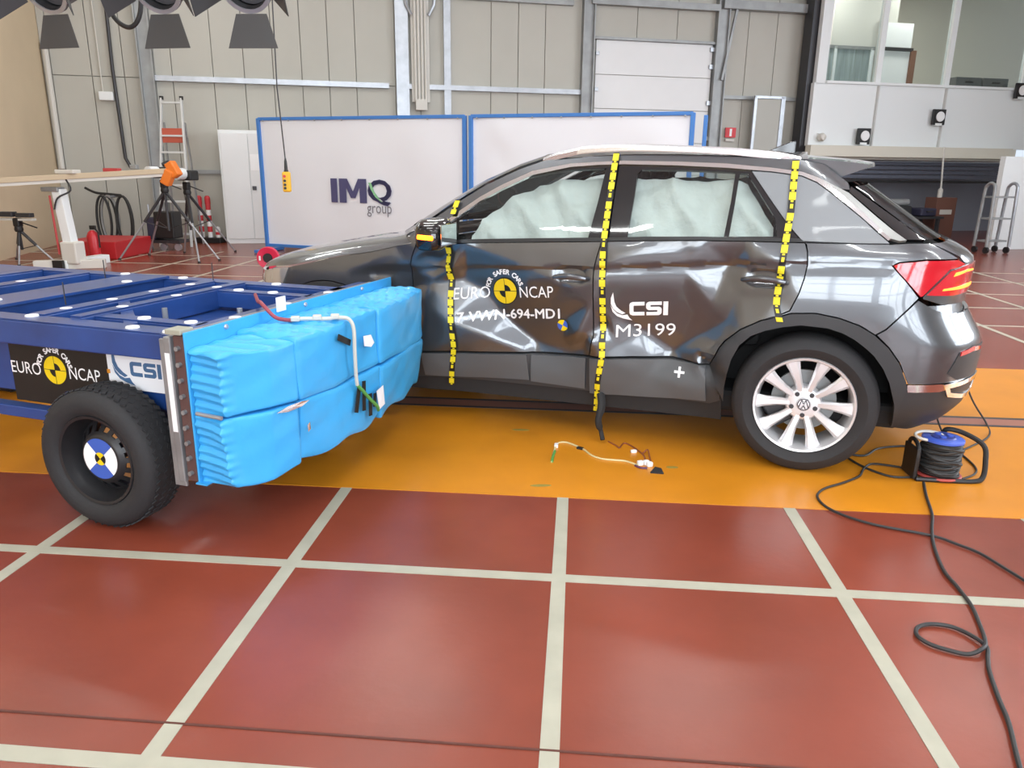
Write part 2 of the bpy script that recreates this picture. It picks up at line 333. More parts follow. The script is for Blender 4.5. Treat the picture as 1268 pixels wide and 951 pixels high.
MB().box((0,.04,.04),(.12,.10,.08)).build('mount','white_paint',cm); MB().lathe([(.001,.11),(.06,.09),(.085,.03),(.085,-.03),(.06,-.08),(.001,-.1)],16,Matrix.Rotation(pi/2,4,'X')).build('dome','off_white',cm,smooth=True)
pl=MB().tube([HP(16.02,MN+.2,1.95),HP(16.08,MN+.22,1.2),HP(16.15,MN+.25,.0)],.02,8).build('hanging_rod','off_white',smooth=True); tag(pl,'thin grey rod hanging from the office ledge to the floor','rod')
# ================================================================== THE CAR
# car axes: x forward from the rear axle, y towards the struck side, z up
def smooth_tab(tab,n=200,s=3):
    xs=np.array([a for a,b in tab]); ys=np.array([b for a,b in tab])
    g=np.linspace(xs[0],xs[-1],n); y=np.interp(g,xs,ys)
    k=np.exp(-.5*(np.arange(-3*s,3*s+1)/s)**2); k/=k.sum()
    yp=np.concatenate([2*y[0]-y[3*s:0:-1],y,2*y[-1]-y[-2:-3*s-2:-1]])
    return g,np.convolve(yp,k,'valid')
WZ=smooth_tab([(.05,.74),(.15,.79),(.24,.83),(.33,.868),(.45,.893),(.60,.905),(.74,.909),(.86,.903),(.95,.888),(1.03,.872),(1.09,.848),(1.2,.788),(1.3,.735),(1.40,.678),(1.46,.640),(1.52,.60)])
XF=smooth_tab([(.05,3.18),(.2,3.28),(.3,3.36),(.45,3.39),(.62,3.39),(.75,3.37),(.85,3.34),(.93,3.28),(1.0,3.2),(1.6,3.1)])
XR=smooth_tab([(.05,-.40),(.15,-.50),(.2,-.6),(.27,-.71),(.36,-.775),(.45,-.79),(.56,-.80),(.66,-.80),(.73,-.755),(.80,-.715),(.85,-.70),(.95,-.71),(1.02,-.715),(1.05,-.695),(1.09,-.625),(1.13,-.53),(1.25,-.36),(1.38,-.17),(1.45,-.07),(1.6,.1)],400,3)
def tab(T,z): return float(np.interp(z,T[0],T[1]))
def arc_tab(a,b,pw):
    ph=np.linspace(0,np.pi/2,400)
    x=a*np.sin(ph)**(2/pw); y=b*np.cos(ph)**(2/pw)
    s=np.concatenate([[0],np.cumsum(np.hypot(np.diff(x),np.diff(y)))])
    return s,ph
PF,PR=2.5,3.2
def frac_tab(a,b,pw):
    s,ph=arc_tab(a,b,pw); return s/s[-1],ph,s[-1]
SF=frac_tab(.88,.9,PF); SR=frac_tab(.55,.9,PR); SR2=frac_tab(.28,.8,PR)
CF=2.55
def half_width(x,z):
    w=tab(WZ,z)
    if z>1.05:
        k=min(1,(z-1.05)/.1)
        if x<.3: w-=k*.055*((.3-x)/.8)**2
        if x>1.3: w-=k*.035*((x-1.3)/.8)**2
    return w
def rear_c(z):
    xr=tab(XR,z); k=min(1,max(0,(z-1.0)/.15)); return xr, .55+(.28-.55)*k, k
def M(u,z):
    """side skin of the undamaged body: u runs along the plan outline (= x on the flank), z is height"""
    if u>CF:
        w=half_width(CF,z); a=tab(XF,z)-CF; ph=float(np.interp((u-CF)/SF[2],SF[0],SF[1]))
        return np.array([CF+a*np.sin(ph)**(2/PF), w*max(0,np.cos(ph))**(2/PF), z])
    xr,a,k=rear_c(z); c=xr+a
    if u<c:
        w=half_width(c,z); T=SR2 if k>.5 else SR
        L=SR[2]*(1-k)+SR2[2]*k
        f=(c-u)/L; ph=float(np.interp(f,SR[0],SR[1]))*(1-k)+float(np.interp(f,SR2[0],SR2[1]))*k
        return np.array([c-a*np.sin(ph)**(2/PR), w*max(0,np.cos(ph))**(2/PR), z])
    return np.array([u,half_width(u,z),z])
def NR(y,z):
    """tail skin at lateral offset y"""
    xr,a,k=rear_c(z); c=xr+a; w=half_width(c,z)
    return np.array([c-a*max(0,1-min(1,abs(y)/w)**PR)**(1/PR),y,z])
def NF(y,z):
    w=half_width(CF,z); a=tab(XF,z)-CF
    return np.array([CF+a*max(0,1-min(1,abs(y)/w)**PF)**(1/PF),y,z])
CT=radians(14.5)
CARO=(1.3206,4.4212,0); CARR=pi-CT
car=thing('car','dark grey compact SUV with crushed doors and test lettering','car',CARO,CARR)
mat('car_paint',(.125,.132,.142),.28,metal=.72,coat=1,coat_rough=.04,spec=.5)
mat('satin_grey',(.22,.235,.25),.42,metal=.2,coat=.15); mat('sill_grey',(.095,.10,.105),.5,spec=.4); mat('clad_black',(.035,.037,.040),.55)
mat('gloss_black',(.008,.008,.009),.08,coat=.6); mat('chrome',(.85,.85,.84),.12,metal=1); mat('alu',(.72,.73,.75),.25,metal=.9)
mat('rim_silver',(.80,.81,.83),.28,metal=.55,coat=.3); mat('tail_red',(.55,.008,.02),.12,coat=1); mat('tail_amber',(1,.25,.03),.3,emit=3.0,emit_col=(1,.22,.03))
mat('tail_clear',(.85,.55,.5),.15,coat=1); mat('amber_lit',(1,.2,.01),.3,emit=9,emit_col=(1,.16,.005)); mat('yellow',(.80,.68,.02),.5); mat('decal_black',(.012,.012,.012),.45)
mat('decal_white',(.92,.92,.92),.45,emit=0); mat('decal_yellow',(.85,.62,.01),.4); mat('decal_blue',(.05,.12,.5),.45)
mat('airbag',(.70,.72,.71),.85,bump=.9,bscale=12,noise=.06,nscale=6); mat('headlight',(.5,.5,.5),.1,metal=.6,coat=1)
mat('paper',(.9,.9,.92),.6); glass_mat('car_glass',(.76,.82,.80)); glass_mat('dark_glass',(.06,.07,.07))
# --- crush of the struck side: (u, z, depth) from the crash, interpolated over a triangulation so that the sheet folds along creases
DENT=[(2.035,.995,0),(1.75,1.015,0),(1.416,1.029,0),(1.019,1.057,0),(.8,1.07,0),(.539,1.076,.005),(.323,1.085,0),(.075,1.088,0),(.055,.997,0),(.079,.866,0),(.11,.786,0),(.232,.727,0),(.318,.67,0),(.431,.54,.01),(2.446,.832,0),(2.724,.808,0),(2.396,.979,0),(2.163,1.011,0),(2.29,.902,0),(2.194,.837,.035),(2.08,.835,.06),(2.172,.916,.01),(2.077,.895,.03),(2.086,.773,.08),(2.005,.967,.005),(1.944,.986,0),(1.965,.943,.035),(1.811,.896,.01),(1.406,.909,.01),(1.047,.927,.008),(1.893,.93,.045),(1.78,.834,.08),(1.664,.782,.095),(1.568,.651,.11),(1.487,.579,.115),(1.376,.509,.11),(1.177,.483,.09),(1.083,.474,.07),(1.402,.84,.035),(1.187,.852,.02),(1.073,.899,.01),(1.064,.738,.03),(1.181,.688,.055),(1.354,.675,.08),(1.072,.57,.05),(1.95,.808,.05),(1.976,.674,.03),(1.903,.724,.045),(1.859,.594,.03),(1.889,.477,.035),(2.014,.442,.03),(1.626,.523,.05),(1.723,.446,.045),(1.444,.462,.075),(1.18,.655,.06),(1.127,.587,.03),(1.1,.516,.075),(1.058,.541,.03),(1.221,.536,.08),(.949,.975,0),(.793,1.01,.005),(.603,1.037,.015),(.409,1.071,.01),(.395,.98,.055),(.302,.996,.015),(.312,.951,.03),(.414,.949,.06),(1.004,.902,.01),(.784,.914,.03),(.591,.921,.045),(.931,.707,.065),(.691,.724,.085),(.573,.693,.09),(.97,.662,.06),(.978,.645,.075),(.804,.614,.10),(.648,.515,.12),(.459,.492,.10),(.924,.54,.068),(1.027,.488,.04),(.758,.488,.085),(.465,.78,.06),(.385,.708,.05),(.51,.618,.09),(.531,.534,.07),(.431,.585,.05),(.259,.925,.02),(.179,.837,.01),(.34,.826,.04),(.158,.984,0),(1.824,.388,.05),(1.18,.36,.07),(1.852,.216,.05),(.755,.383,.07),(.451,.372,.03),(.359,.383,0),(1.403,.36,.075),(1.013,.206,.04),(1.88,.091,.03),
      (-.4,.05,0),(.3,.05,0),(2.9,.05,0),(2.9,1.1,0),(-.4,1.15,0),(1.0,1.2,0),(2.3,.3,.02),(2.5,.5,0),(.3,.3,0),(.0,.6,0)]
def dent_grid():
    pts=[Vector((a,b)) for a,b,_ in DENT]
    vo,_,fo,ov,_,_=delaunay_2d_cdt(pts,[],[],0,1e-4)
    dv=[DENT[o[0]][2] if o else 0 for o in ov]
    us=np.arange(-.4,2.9,.0075); zs=np.arange(.05,1.1,.0075); D=np.zeros((len(us),len(zs)))
    UU,ZZ=np.meshgrid(us,zs,indexing='ij')
    for f in fo:
        a,b,c=[vo[i] for i in f]; da,db,dc=[dv[i] for i in f]
        det=(b.y-c.y)*(a.x-c.x)+(c.x-b.x)*(a.y-c.y)
        if abs(det)<1e-9: continue
        l1=((b.y-c.y)*(UU-c.x)+(c.x-b.x)*(ZZ-c.y))/det; l2=((c.y-a.y)*(UU-c.x)+(a.x-c.x)*(ZZ-c.y))/det; l3=1-l1-l2
        m_=(l1>=-1e-6)&(l2>=-1e-6)&(l3>=-1e-6); D[m_]=(l1*da+l2*db+l3*dc)[m_]
    k=np.exp(-.5*(np.arange(-4,5)/1.3)**2); k/=k.sum()
    for ax in (0,1): D=np.apply_along_axis(lambda r:np.convolve(np.pad(r,4,'edge'),k,'valid'),ax,D)
    return us,zs,D
DU,DZ,DD=dent_grid()
def dent(u,z):
    if u<=DU[0] or u>=DU[-1] or z<=DZ[0] or z>=DZ[-1]: return 0.
    fu=(u-DU[0])/.0075; fz=(z-DZ[0])/.0075; i=int(fu); j=int(fz); i=min(i,len(DU)-2); j=min(j,len(DZ)-2); a=fu-i; b=fz-j
    return float((DD[i,j]*(1-a)+DD[i+1,j]*a)*(1-b)+(DD[i,j+1]*(1-a)+DD[i+1,j+1]*a)*b)
def normal(u,z):
    e=.006; du=M(u+e,z)-M(u-e,z); dz=M(u,z+e)-M(u,z-e); n=np.cross(dz,du); L=np.linalg.norm(n)
    if L<1e-9: return np.array([-1. if u<0 else 1.,0,0])
    n=n/L
    return n if (n[1]>0 or abs(n[1])<.3 and n[0]*(1 if u>1 else -1)>0) else -n
SIDE_CREASE=[(2.3,.85),(2.08,.868),(1.05,.925),(.40,.974),(.06,1.0),(-.3,1.015)]
def crease(u,z):
    """the pressed shoulder line: the skin steps in just below it"""
    if u>2.3 or u<-.3: k=0
    else: k=1
    zc=float(np.interp(u,[a for a,b in SIDE_CREASE[::-1]],[b for a,b in SIDE_CREASE[::-1]]))
    d=zc-z
    return k*(.010*math.exp(-(d/.035)**2) if d>0 else .010*math.exp(-(d/.008)**2))
def cup(u,z):
    """finger recess pressed into each door behind its handle"""
    return sum(.024*math.exp(-((u-uc)/.075)**4-((z-zc)/.034)**4) for uc,zc in ((1.165,.888),(.235,.926)) if abs(u-uc)<.2 and abs(z-zc)<.1)
def S(u,z,off=0,near=True):
    p=M(u,z)-np.array([0,cup(u,z),0])
    p=p+normal(u,z)*off if off else p
    if near: p=p-np.array([0,1.25*dent(u,z),0])
    if .75<z<1.05: p=p-np.array([0,crease(u,z),0])
    return p
def densify(poly,step):
    out=[]
    for i in range(len(poly)):
        a=poly[i]; b=poly[(i+1)%len(poly)]; L=math.hypot(b[0]-a[0],b[1]-a[1]); n=max(1,int(L/step))
        for k in range(n): out.append((a[0]+(b[0]-a[0])*k/n,a[1]+(b[1]-a[1])*k/n))
    return out
def inset(poly,d):
    """move a polygon's outline inwards by d"""
    n=len(poly); A=sum(poly[i][0]*poly[(i+1)%n][1]-poly[(i+1)%n][0]*poly[i][1] for i in range(n)); sg=1 if A>0 else -1; out=[]
    for i in range(n):
        p0,p1,p2=np.array(poly[i-1]),np.array(poly[i]),np.array(poly[(i+1)%n])
        e1=p1-p0; e2=p2-p1; e1=e1/(np.linalg.norm(e1)+1e-9); e2=e2/(np.linalg.norm(e2)+1e-9)
        n1=np.array([-e1[1],e1[0]])*sg; n2=np.array([-e2[1],e2[0]])*sg; b=n1+n2; L=np.linalg.norm(b)
        b=b/L if L>1e-6 else n1; c=max(.5,float(b@n1)); out.append(tuple(p1+b*d/c))
    return out
def skin(polys,step,fmap,flange=.014,fl_map=None):
    """triangulated patch over a 2-D outline (holes allowed), mapped to 3-D; a flange turns in along every edge"""
    vs=[];ed=[]; loops=[]
    for P in polys:
        d=densify(P,step); o=len(vs); vs+=d; ed+=[(o+i,o+(i+1)%len(d)) for i in range(len(d))]; loops.append((o,len(d)))
    xs=[p[0] for p in polys[0]]; zs=[p[1] for p in polys[0]]
    h=step*.92; nx=int((max(xs)-min(xs))/step)+1; nz=int((max(zs)-min(zs))/h)+1
    bnd=np.array(vs)
    for j in range(nz+1):
        for i in range(nx+2):
            q=(min(xs)+(i+.5*(j%2))*step,min(zs)+j*h)
            if np.min((bnd[:,0]-q[0])**2+(bnd[:,1]-q[1])**2)>(step*.55)**2: vs.append(q)
    vo,eo,fo,ov,oe,of=delaunay_2d_cdt([Vector(v) for v in vs],ed,[],0,1e-5)
    def inside(P,x,y):
        c_=False; n=len(P)
        for i in range(n):
            x1,y1=P[i]; x2,y2=P[i-1]
            if (y1>y)!=(y2>y) and x<(x2-x1)*(y-y1)/(y2-y1)+x1: c_=not c_
        return c_
    keep=[]
    for f in fo:
        cx=sum(vo[i].x for i in f)/3; cy=sum(vo[i].y for i in f)/3
        if inside(polys[0],cx,cy) and not any(inside(h_,cx,cy) for h_ in polys[1:]): keep.append(f)
    fo=keep; used=sorted({i for f in fo for i in f}); rm={i:k for k,i in enumerate(used)}
    vo=[vo[i] for i in used]; fo=[[rm[i] for i in f] for f in fo]
    mb=MB(); mb.add([fmap(v.x,v.y) for v in vo],[tuple(f) for f in fo])
    if flange and fl_map:
        cnt={}
        for f in fo:
            for a,b in zip(f,f[1:]+f[:1]): cnt[(a,b)]=cnt.get((a,b),0)+1
        idx={}
        for (a,b) in [e for e in cnt if (e[1],e[0]) not in cnt]:
            for q in (a,b):
                if q not in idx: idx[q]=len(mb.v); mb.v.append(tuple(fl_map(vo[q].x,vo[q].y)))
            mb.f.append((b,a,idx[a],idx[b]))
    return mb
def side(name,polys,ma,parent=None,step=.03,off=0,near=True,gap=.0028,flange=.016,sharp=50):
    if polys and not isinstance(polys[0][0],(tuple,list)): polys=[polys]
    polys=[inset(polys[0],gap)]+list(polys[1:]) if gap else polys
    if not near: step=max(step,.045)
    mb=skin(polys,step,lambda u,z:S(u,z,off,near),flange,lambda u,z:S(u,z,off-flange,near))
    if not near: mb.v=[(x,-y,z) for x,y,z in mb.v]
    # consistent facing: outward = away from the car's middle
    me=bpy.data.meshes.new(name); me.from_pydata([tuple(v) for v in mb.v],[],mb.f); me.update()
    bm=bmesh.new(); bm.from_mesh(me); bmesh.ops.remove_doubles(bm,verts=bm.verts[:],dist=1e-5); bmesh.ops.recalc_face_normals(bm,faces=bm.faces[:])
    sgn=sum(f.calc_area()*(f.normal.y*(1 if near else -1)+.2*f.normal.x*(1 if f.calc_center_median().x>1 else -1)) for f in bm.faces)
    if sgn<0: bmesh.ops.reverse_faces(bm,faces=bm.faces[:])
    bm.to_mesh(me); bm.free()
    return link(name,me,ma,parent or car,True,0,sharp)
# --- outlines on the flank (u, z)
CH_TOP=[(2.037,1.012),(1.929,1.09),(1.823,1.175),(1.709,1.256),(1.597,1.319),(1.441,1.391),(1.243,1.43),(1.104,1.439),(.968,1.446),(.706,1.444),(.466,1.437),(.352,1.427),(.26,1.42),(.121,1.403),(.041,1.376),(-.026,1.33),(-.169,1.221),(-.276,1.121)]
CH_BOT=[(2.017,1.004),(1.818,1.15),(1.704,1.233),(1.592,1.297),(1.436,1.371),(1.239,1.412),(1.101,1.423),(.965,1.428),(.703,1.425),(.463,1.416),(.35,1.408),(.257,1.402),(.119,1.385),(.05,1.357),(-.017,1.312),(-.15,1.21),(-.267,1.111)]
BELT=[(2.035,.992),(1.751,1.023),(1.374,1.043),(1.019,1.061),(.801,1.073),(.54,1.084),(.276,1.09),(.075,1.093),(-.139,1.096),(-.277,1.1),(-.345,1.107)]
A_OUT=[(2.10,1.04),(2.027,1.094),(1.823,1.237),(1.686,1.322),(1.52,1.402),(1.391,1.447)]
ROOFS=[(1.249,1.458),(1.162,1.468),(.946,1.480),(.712,1.481),(.437,1.475),(.32,1.470),(.134,1.462),(.0,1.44),(-.10,1.36),(-.10,1.325)]
FD_FRONT=[(2.035,.992),(2.061,.939),(2.077,.893),(2.086,.773),(2.079,.576),(2.06,.405)]
BGAP=[(1.019,1.061),(1.036,.987),(1.05,.919),(1.047,.735),(1.046,.568),(1.07,.464)]
RGAP=[(.075,1.093),(.061,1.053),(.055,.997),(.063,.936),(.079,.866),(.11,.786),(.17,.755)]
ARCH_O=[(.456,.47),(.434,.523),(.412,.578),(.388,.613),(.319,.682),(.233,.731),(.101,.775),(-.002,.783),(-.103,.768),(-.191,.741),(-.262,.702),(-.326,.648),(-.379,.581),(-.418,.499),(-.427,.461)]
ARCH_I=[(.372,.30),(.37,.381),(.363,.447),(.347,.531),(.316,.605),(.269,.654),(.21,.683),(.13,.708),(.055,.722),(-.06,.717),(-.125,.699),(-.179,.673),(-.227,.639),(-.268,.605),(-.313,.548),(-.346,.485),(-.382,.383),(-.395,.26)]
HOOD_E=[(2.03,1.02),(2.3,.955),(2.5,.922),(2.73,.875),(2.88,.845),(3.0,.832),(3.2,.80),(3.5,.79),(4.2,.79)]
WB=2.59
FA_O=[(WB+.452*cos(a),.335+.448*sin(a)) for a in np.radians(np.linspace(192,8,22))]
FA_I=[(WB+.392*cos(a),.335+.39*sin(a)) for a in np.radians(np.linspace(186,-8,22))]
def bothsides(fn):
    for near in (True,False): fn(near)
FGL=[(1.79,1.036),(1.814,1.146),(1.745,1.206),(1.633,1.284),(1.541,1.333),(1.436,1.368),(1.331,1.389),(1.238,1.402),(1.055,1.412),(1.07,1.247),(1.092,1.072)]
RGL=[(.895,1.086),(.889,1.29),(.892,1.385),(.874,1.408),(.655,1.408),(.42,1.40),(.425,1.263),(.438,1.106)]
QGL=[(.415,1.108),(.405,1.263),(.40,1.396),(.365,1.395),(.303,1.315),(.215,1.195),(.20,1.116)]
def build_flank(near):
    st=.022 if near else .05
    sd='struck' if near else 'far'
    # front wing
    wing=side('front_wing',[(2.06,.43)]+FD_FRONT[::-1][1:]+HOOD_E[:5]+[(2.90,.80),(2.93,.72),(2.96,.62)]+FA_O[::-1][1:-1],'car_paint',near=near,step=st)
    side('arch_trim',FA_I+FA_O[::-1],'clad_black',wing,off=.012,near=near,step=.04)
    # doors
    fd=side('front_door',FD_FRONT+[(1.772,.427),(1.444,.444)]+BGAP[::-1]+BELT[2:0:-1],'car_paint',near=near,step=.016 if near else .05,sharp=28 if near else 50)
    rd=side('rear_door',BGAP+[(.84,.478),(.644,.486)]+ARCH_O[:6]+RGAP[::-1]+BELT[6:3:-1],'car_paint',near=near,step=.016 if near else .05,sharp=28 if near else 50)
    side('window_frame',[CH_BOT[1:7]+[(1.015,1.426),(1.0,1.25),(1.019,1.063)]+BELT[2:0:-1]+[(1.80,1.022)],FGL],'gloss_black',fd,off=-.004,near=near,step=.03,gap=0)
    side('window_frame',[[(1.006,1.426)]+CH_BOT[7:11]+[(.255,1.285),(.158,1.166),(.09,1.096)]+BELT[6:3:-1]+[(1.012,1.064),(.992,1.25)],RGL,QGL],'gloss_black',rd,off=-.004,near=near,step=.03,gap=0)
    side('window_glass',FGL,'car_glass',fd,off=-.008,near=near,step=.06,gap=-.006,flange=0)
    side('window_glass',RGL,'car_glass',rd,off=-.008,near=near,step=.06,gap=-.006,flange=0)
    side('quarter_glass',QGL,'car_glass',rd,off=-.008,near=near,step=.06,gap=-.006,flange=0)
    side('waist_seal',[(1.80,1.022)]+BELT[1:4]+[(1.016,1.078),(1.374,1.061),(1.751,1.041),(1.80,1.036)],'black',fd,off=.006,near=near,gap=0)
    side('waist_seal',BELT[3:8]+[(.10,1.108),(.54,1.10),(.801,1.09),(1.016,1.077)],'black',rd,off=.006,near=near,gap=0)
    side('mirror_sail',[(2.02,1.006),(1.818,1.15),(1.80,1.03),(1.80,1.02)],'gloss_black',fd,off=0,near=near,gap=.001)
    # handles
    for par,u0,u1,zc in ((fd,1.255,1.075,.873),(rd,.335,.135,.911)):
        cup=[]; 
        pts=[S(u0+(u1-u0)*t,zc+.004*sin(pi*t),.004+.058*sin(pi*min(1,max(0,t)))**.45,near) for t in np.linspace(0,1,15)]
        if not near: pts=[(p[0],-p[1],p[2]) for p in pts]
        mb=MB().tube(pts,[.010+.006*sin(pi*t) for t in np.linspace(0,1,15)],10)
        mb.build('door_handle','car_paint',par,smooth=True)
        el=[((u0+u1)/2+.075*cos(a),zc+.012+.034*sin(a)) for a in np.linspace(0,2*pi,20)[:-1]]
        side('handle_cup',el,'car_paint',par,off=.0035,near=near,step=.03,gap=0,flange=.003)
    # rear quarter, C pillar, roof side
    q=side('rear_quarter',RGAP+ARCH_O[5:11]+[(-.302,.731),(-.359,.799),(-.423,.874),(-.357,.947),(-.294,1.009),(-.315,1.025),(-.421,1.04),(-.60,1.042),(-.45,1.108)]+BELT[:6:-1],'car_paint',near=near,step=st)
    side('arch_trim',ARCH_I+ARCH_O[::-1],'clad_black',q,off=.012,near=near,step=.035)
    cp=side('pillar_panel',[(.35,1.406),(.255,1.285),(.158,1.166),(.088,1.097)]+BELT[8:10]+CH_BOT[:10:-1],'satin_grey',q,off=.001,near=near,step=.03)
    side('pillar_trim',CH_TOP[14:]+[(-.31,1.112),(-.338,1.116),(-.214,1.211),(-.09,1.312)],mat('satin_alu',(.36,.37,.36),.38,metal=.6),q,off=.004,near=near,step=.03,gap=0)
    rs=side('roof_side',A_OUT+ROOFS+CH_TOP[::-1][2:]+[(2.05,1.0)],'car_paint',near=near,step=st,flange=.02)
    side('window_trim',CH_TOP+CH_BOT[::-1],'chrome',rs,off=.005,near=near,step=.03,gap=.0005)
    # sill
    sl=side('sill',[(2.05,.40),(1.772,.422),(1.444,.439),(1.07,.458),(.84,.472),(.644,.480),(.456,.470),(.40,.40),(.385,.30),(.44,.27),(1.08,.258),(1.95,.25),(2.10,.24),(2.16,.33),(2.12,.40)],'clad_black',near=near,step=st)
    if near:
        side('sill_plate',[(2.03,.40),(1.772,.42),(1.42,.437),(1.405,.29),(1.943,.262),(2.03,.262)],'sill_grey',sl,off=.010,near=True,step=.03,flange=.01)
        side('sill_plate',[(1.40,.437),(1.085,.454),(1.09,.276),(1.40,.285)],'sill_grey',sl,off=.013,near=True,step=.03,flange=.01)
        side('sill_plate',[(1.068,.456),(.84,.472),(.644,.478),(.47,.472),(.455,.29),(.754,.27),(1.068,.255)],'sill_grey',sl,off=.014,near=True,step=.03,flange=.012)
    side('sill_underside',[(2.16,.30),(1.95,.25),(1.08,.258),(.44,.27),(.385,.30),(.38,.17),(2.2,.15)],'black_matte',sl,off=-.02,near=near,step=.05,gap=0)
    # lights and bumpers
    side('tail_lamp',[(-.296,1.009),(-.317,1.022),(-.421,1.036),(-.586,1.037),(-.654,1.017),(-.55,.996),(-.487,.938),(-.435,.882),(-.425,.879),(-.357,.947)],'tail_red',q,off=.006,near=near,step=.025,gap=.001,flange=.012)
    bp=side('rear_bumper',[(-.421,.866),(-.359,.797),(-.302,.729),(-.266,.703),(-.326,.648),(-.379,.581),(-.418,.499),(-.428,.482),(-.60,.49),(-1.9,.50),(-1.9,.79),(-.60,.80),(-.50,.825)],'car_paint',near=near,step=.03)
    side('lower_valance',[(-.427,.463),(-.432,.478),(-.60,.486),(-1.9,.495),(-1.9,.26),(-.7,.215),(-.5,.225),(-.395,.25),(-.382,.383)],'clad_black',bp,near=near,step=.03)
    side('bumper_insert',[(-.592,.535),(-.618,.585),(-.642,.635),(-.75,.66),(-1.1,.63),(-1.1,.50),(-.66,.50)],'clad_black',bp,off=.004,near=near,step=.03)
    side('reflector',[(-.648,.618),(-.652,.636),(-.74,.652),(-.86,.64),(-.86,.625),(-.74,.632)],'tail_red',bp,off=.008,near=near,step=.03,gap=0)
    side('bumper_trim',[(-.424,.482),(-.568,.489),(-.60,.487),(-.60,.458),(-.572,.452),(-.43,.447)],'chrome',bp,off=.006,near=near,step=.03,gap=0)
    ring=[(-.585,.487),(-.75,.50),(-.95,.50),(-.95,.40),(-.75,.40),(-.62,.425)]; hole=inset(ring,.022)
    side('exhaust_trim',[ring,hole],'chrome',bp,off=.010,near=near,step=.03,gap=0); side('exhaust_grille',hole,'black',bp,off=.004,near=near,step=.04,gap=0)
    # nose
    fb=side('front_bumper',[(2.965,.60),(2.935,.715),(3.05,.715),(3.3,.70),(4.5,.70),(4.5,.22),(3.3,.20),(3.05,.22),(2.98,.26),(2.99,.45)],'car_paint',near=near,step=.05)
    side('grille',[(3.05,.60),(3.2,.67),(4.5,.67),(4.5,.30),(3.25,.30),(3.08,.40)],'clad_black',fb,off=.006,near=near,step=.06)
    side('headlamp',[(2.90,.806),(2.885,.842),(3.0,.828),(3.2,.796),(3.5,.786),(3.5,.715),(3.05,.722),(2.94,.722)],'headlight',wing,off=.004,near=near,step=.03)
    return fd,rd,wing,q
FD,RD,WING,QUART=build_flank(True)
build_flank(False)
# --- tailgate: both halves in one panel
def both(name,polys,ma,parent,step,off=0,flange=.014,near_dent=False):
    a=side(name,polys,ma,parent,step,off,True,flange=flange); 
    me=a.data; bm=bmesh.new(); bm.from_mesh(me)
    g=bmesh.ops.duplicate(bm,geom=bm.verts[:]+bm.edges[:]+bm.faces[:]); nv=[e for e in g['geom'] if isinstance(e,bmesh.types.BMVert)]; nf=[e for e in g['geom'] if isinstance(e,bmesh.types.BMFace)]
    for v in nv: v.co.y=-v.co.y
    bmesh.ops.reverse_faces(bm,faces=nf); bmesh.ops.remove_doubles(bm,verts=bm.verts[:],dist=1e-4); bm.to_mesh(me); bm.free(); return a
tg=both('tailgate',[(-.455,1.105),(-.62,1.045),(-.66,1.02),(-.55,.994),(-.49,.938),(-.437,.88),(-.44,.868),(-.55,.838),(-1.9,.838),(-1.9,1.112),(-.60,1.11)],'car_paint',car,.03)
both('tailgate_lining',[(-.47,1.10),(-.62,1.045),(-.56,.90),(-.56,.84),(-1.9,.84),(-1.9,1.10)],'black_matte',tg,.06,-.045,0)
both('plate_recess',[(-.48,.842),(-1.9,.842),(-1.9,.78),(-.50,.795)],'car_paint',tg,.05,-.02,0)
for near in (True,False):
    tl=side('tail_lamp_lens',[(-.447,.884),(-.499,.938),(-.56,.992),(-.664,1.012),(-.85,1.02),(-.93,1.0),(-.93,.9),(-.85,.885),(-.6,.878)],'tail_red',tg,.03,.006,near)
    side('lamp_bar',[(-.52,.902),(-.53,.916),(-.72,.93),(-.85,.925),(-.85,.908),(-.7,.905)],'tail_amber',tg,.03,.009,near)
    side('lamp_bar',[(-.575,.962),(-.59,.985),(-.70,.995),(-.80,.99),(-.80,.978),(-.68,.978)],'tail_amber',tg,.03,.009,near)
    side('hatch_pillar',[(-.105,1.345),(-.435,1.117),(-.338,1.117),(-.088,1.318)],'gloss_black',tg,.03,.002,near)
MB().box((-.19,0,1.07),(.70,1.24,.02)).build('parcel_shelf','black_matte',car)
both('rear_window',[(-.12,1.345),(-.44,1.117),(-1.6,1.125),(-1.6,1.36),(-.5,1.36)],'dark_glass',tg,.05,0,0)
# spoiler lip
sp=[]; N=24
def spoil(t):
    y=.60*t; bk=-.23+.07*abs(t)**2.5; fx=.14
    return [(fx,y,1.468+.028*(1-t*t)),(bk+.06,y,1.450+.018*(1-t*t)),(bk,y,1.440+.016*(1-t*t)),(bk-.004,y,1.424+.014*(1-t*t)),(bk+.03,y,1.412+.012*(1-t*t)),(-.06,y*.98,1.385),(.0,y*.98,1.36)]
mb=MB(); vs=[];fs=[]
for i in range(N+1): vs+=spoil(-1+2*i/N)
for i in range(N):
    for j in range(6): fs.append((i*7+j,i*7+j+1,(i+1)*7+j+1,(i+1)*7+j))
fs+=[tuple(range(6,-1,-1)),tuple(N*7+j for j in range(7))]
mb.add(vs,fs); mb.build('spoiler','car_paint',car,smooth=True,sharp=40)
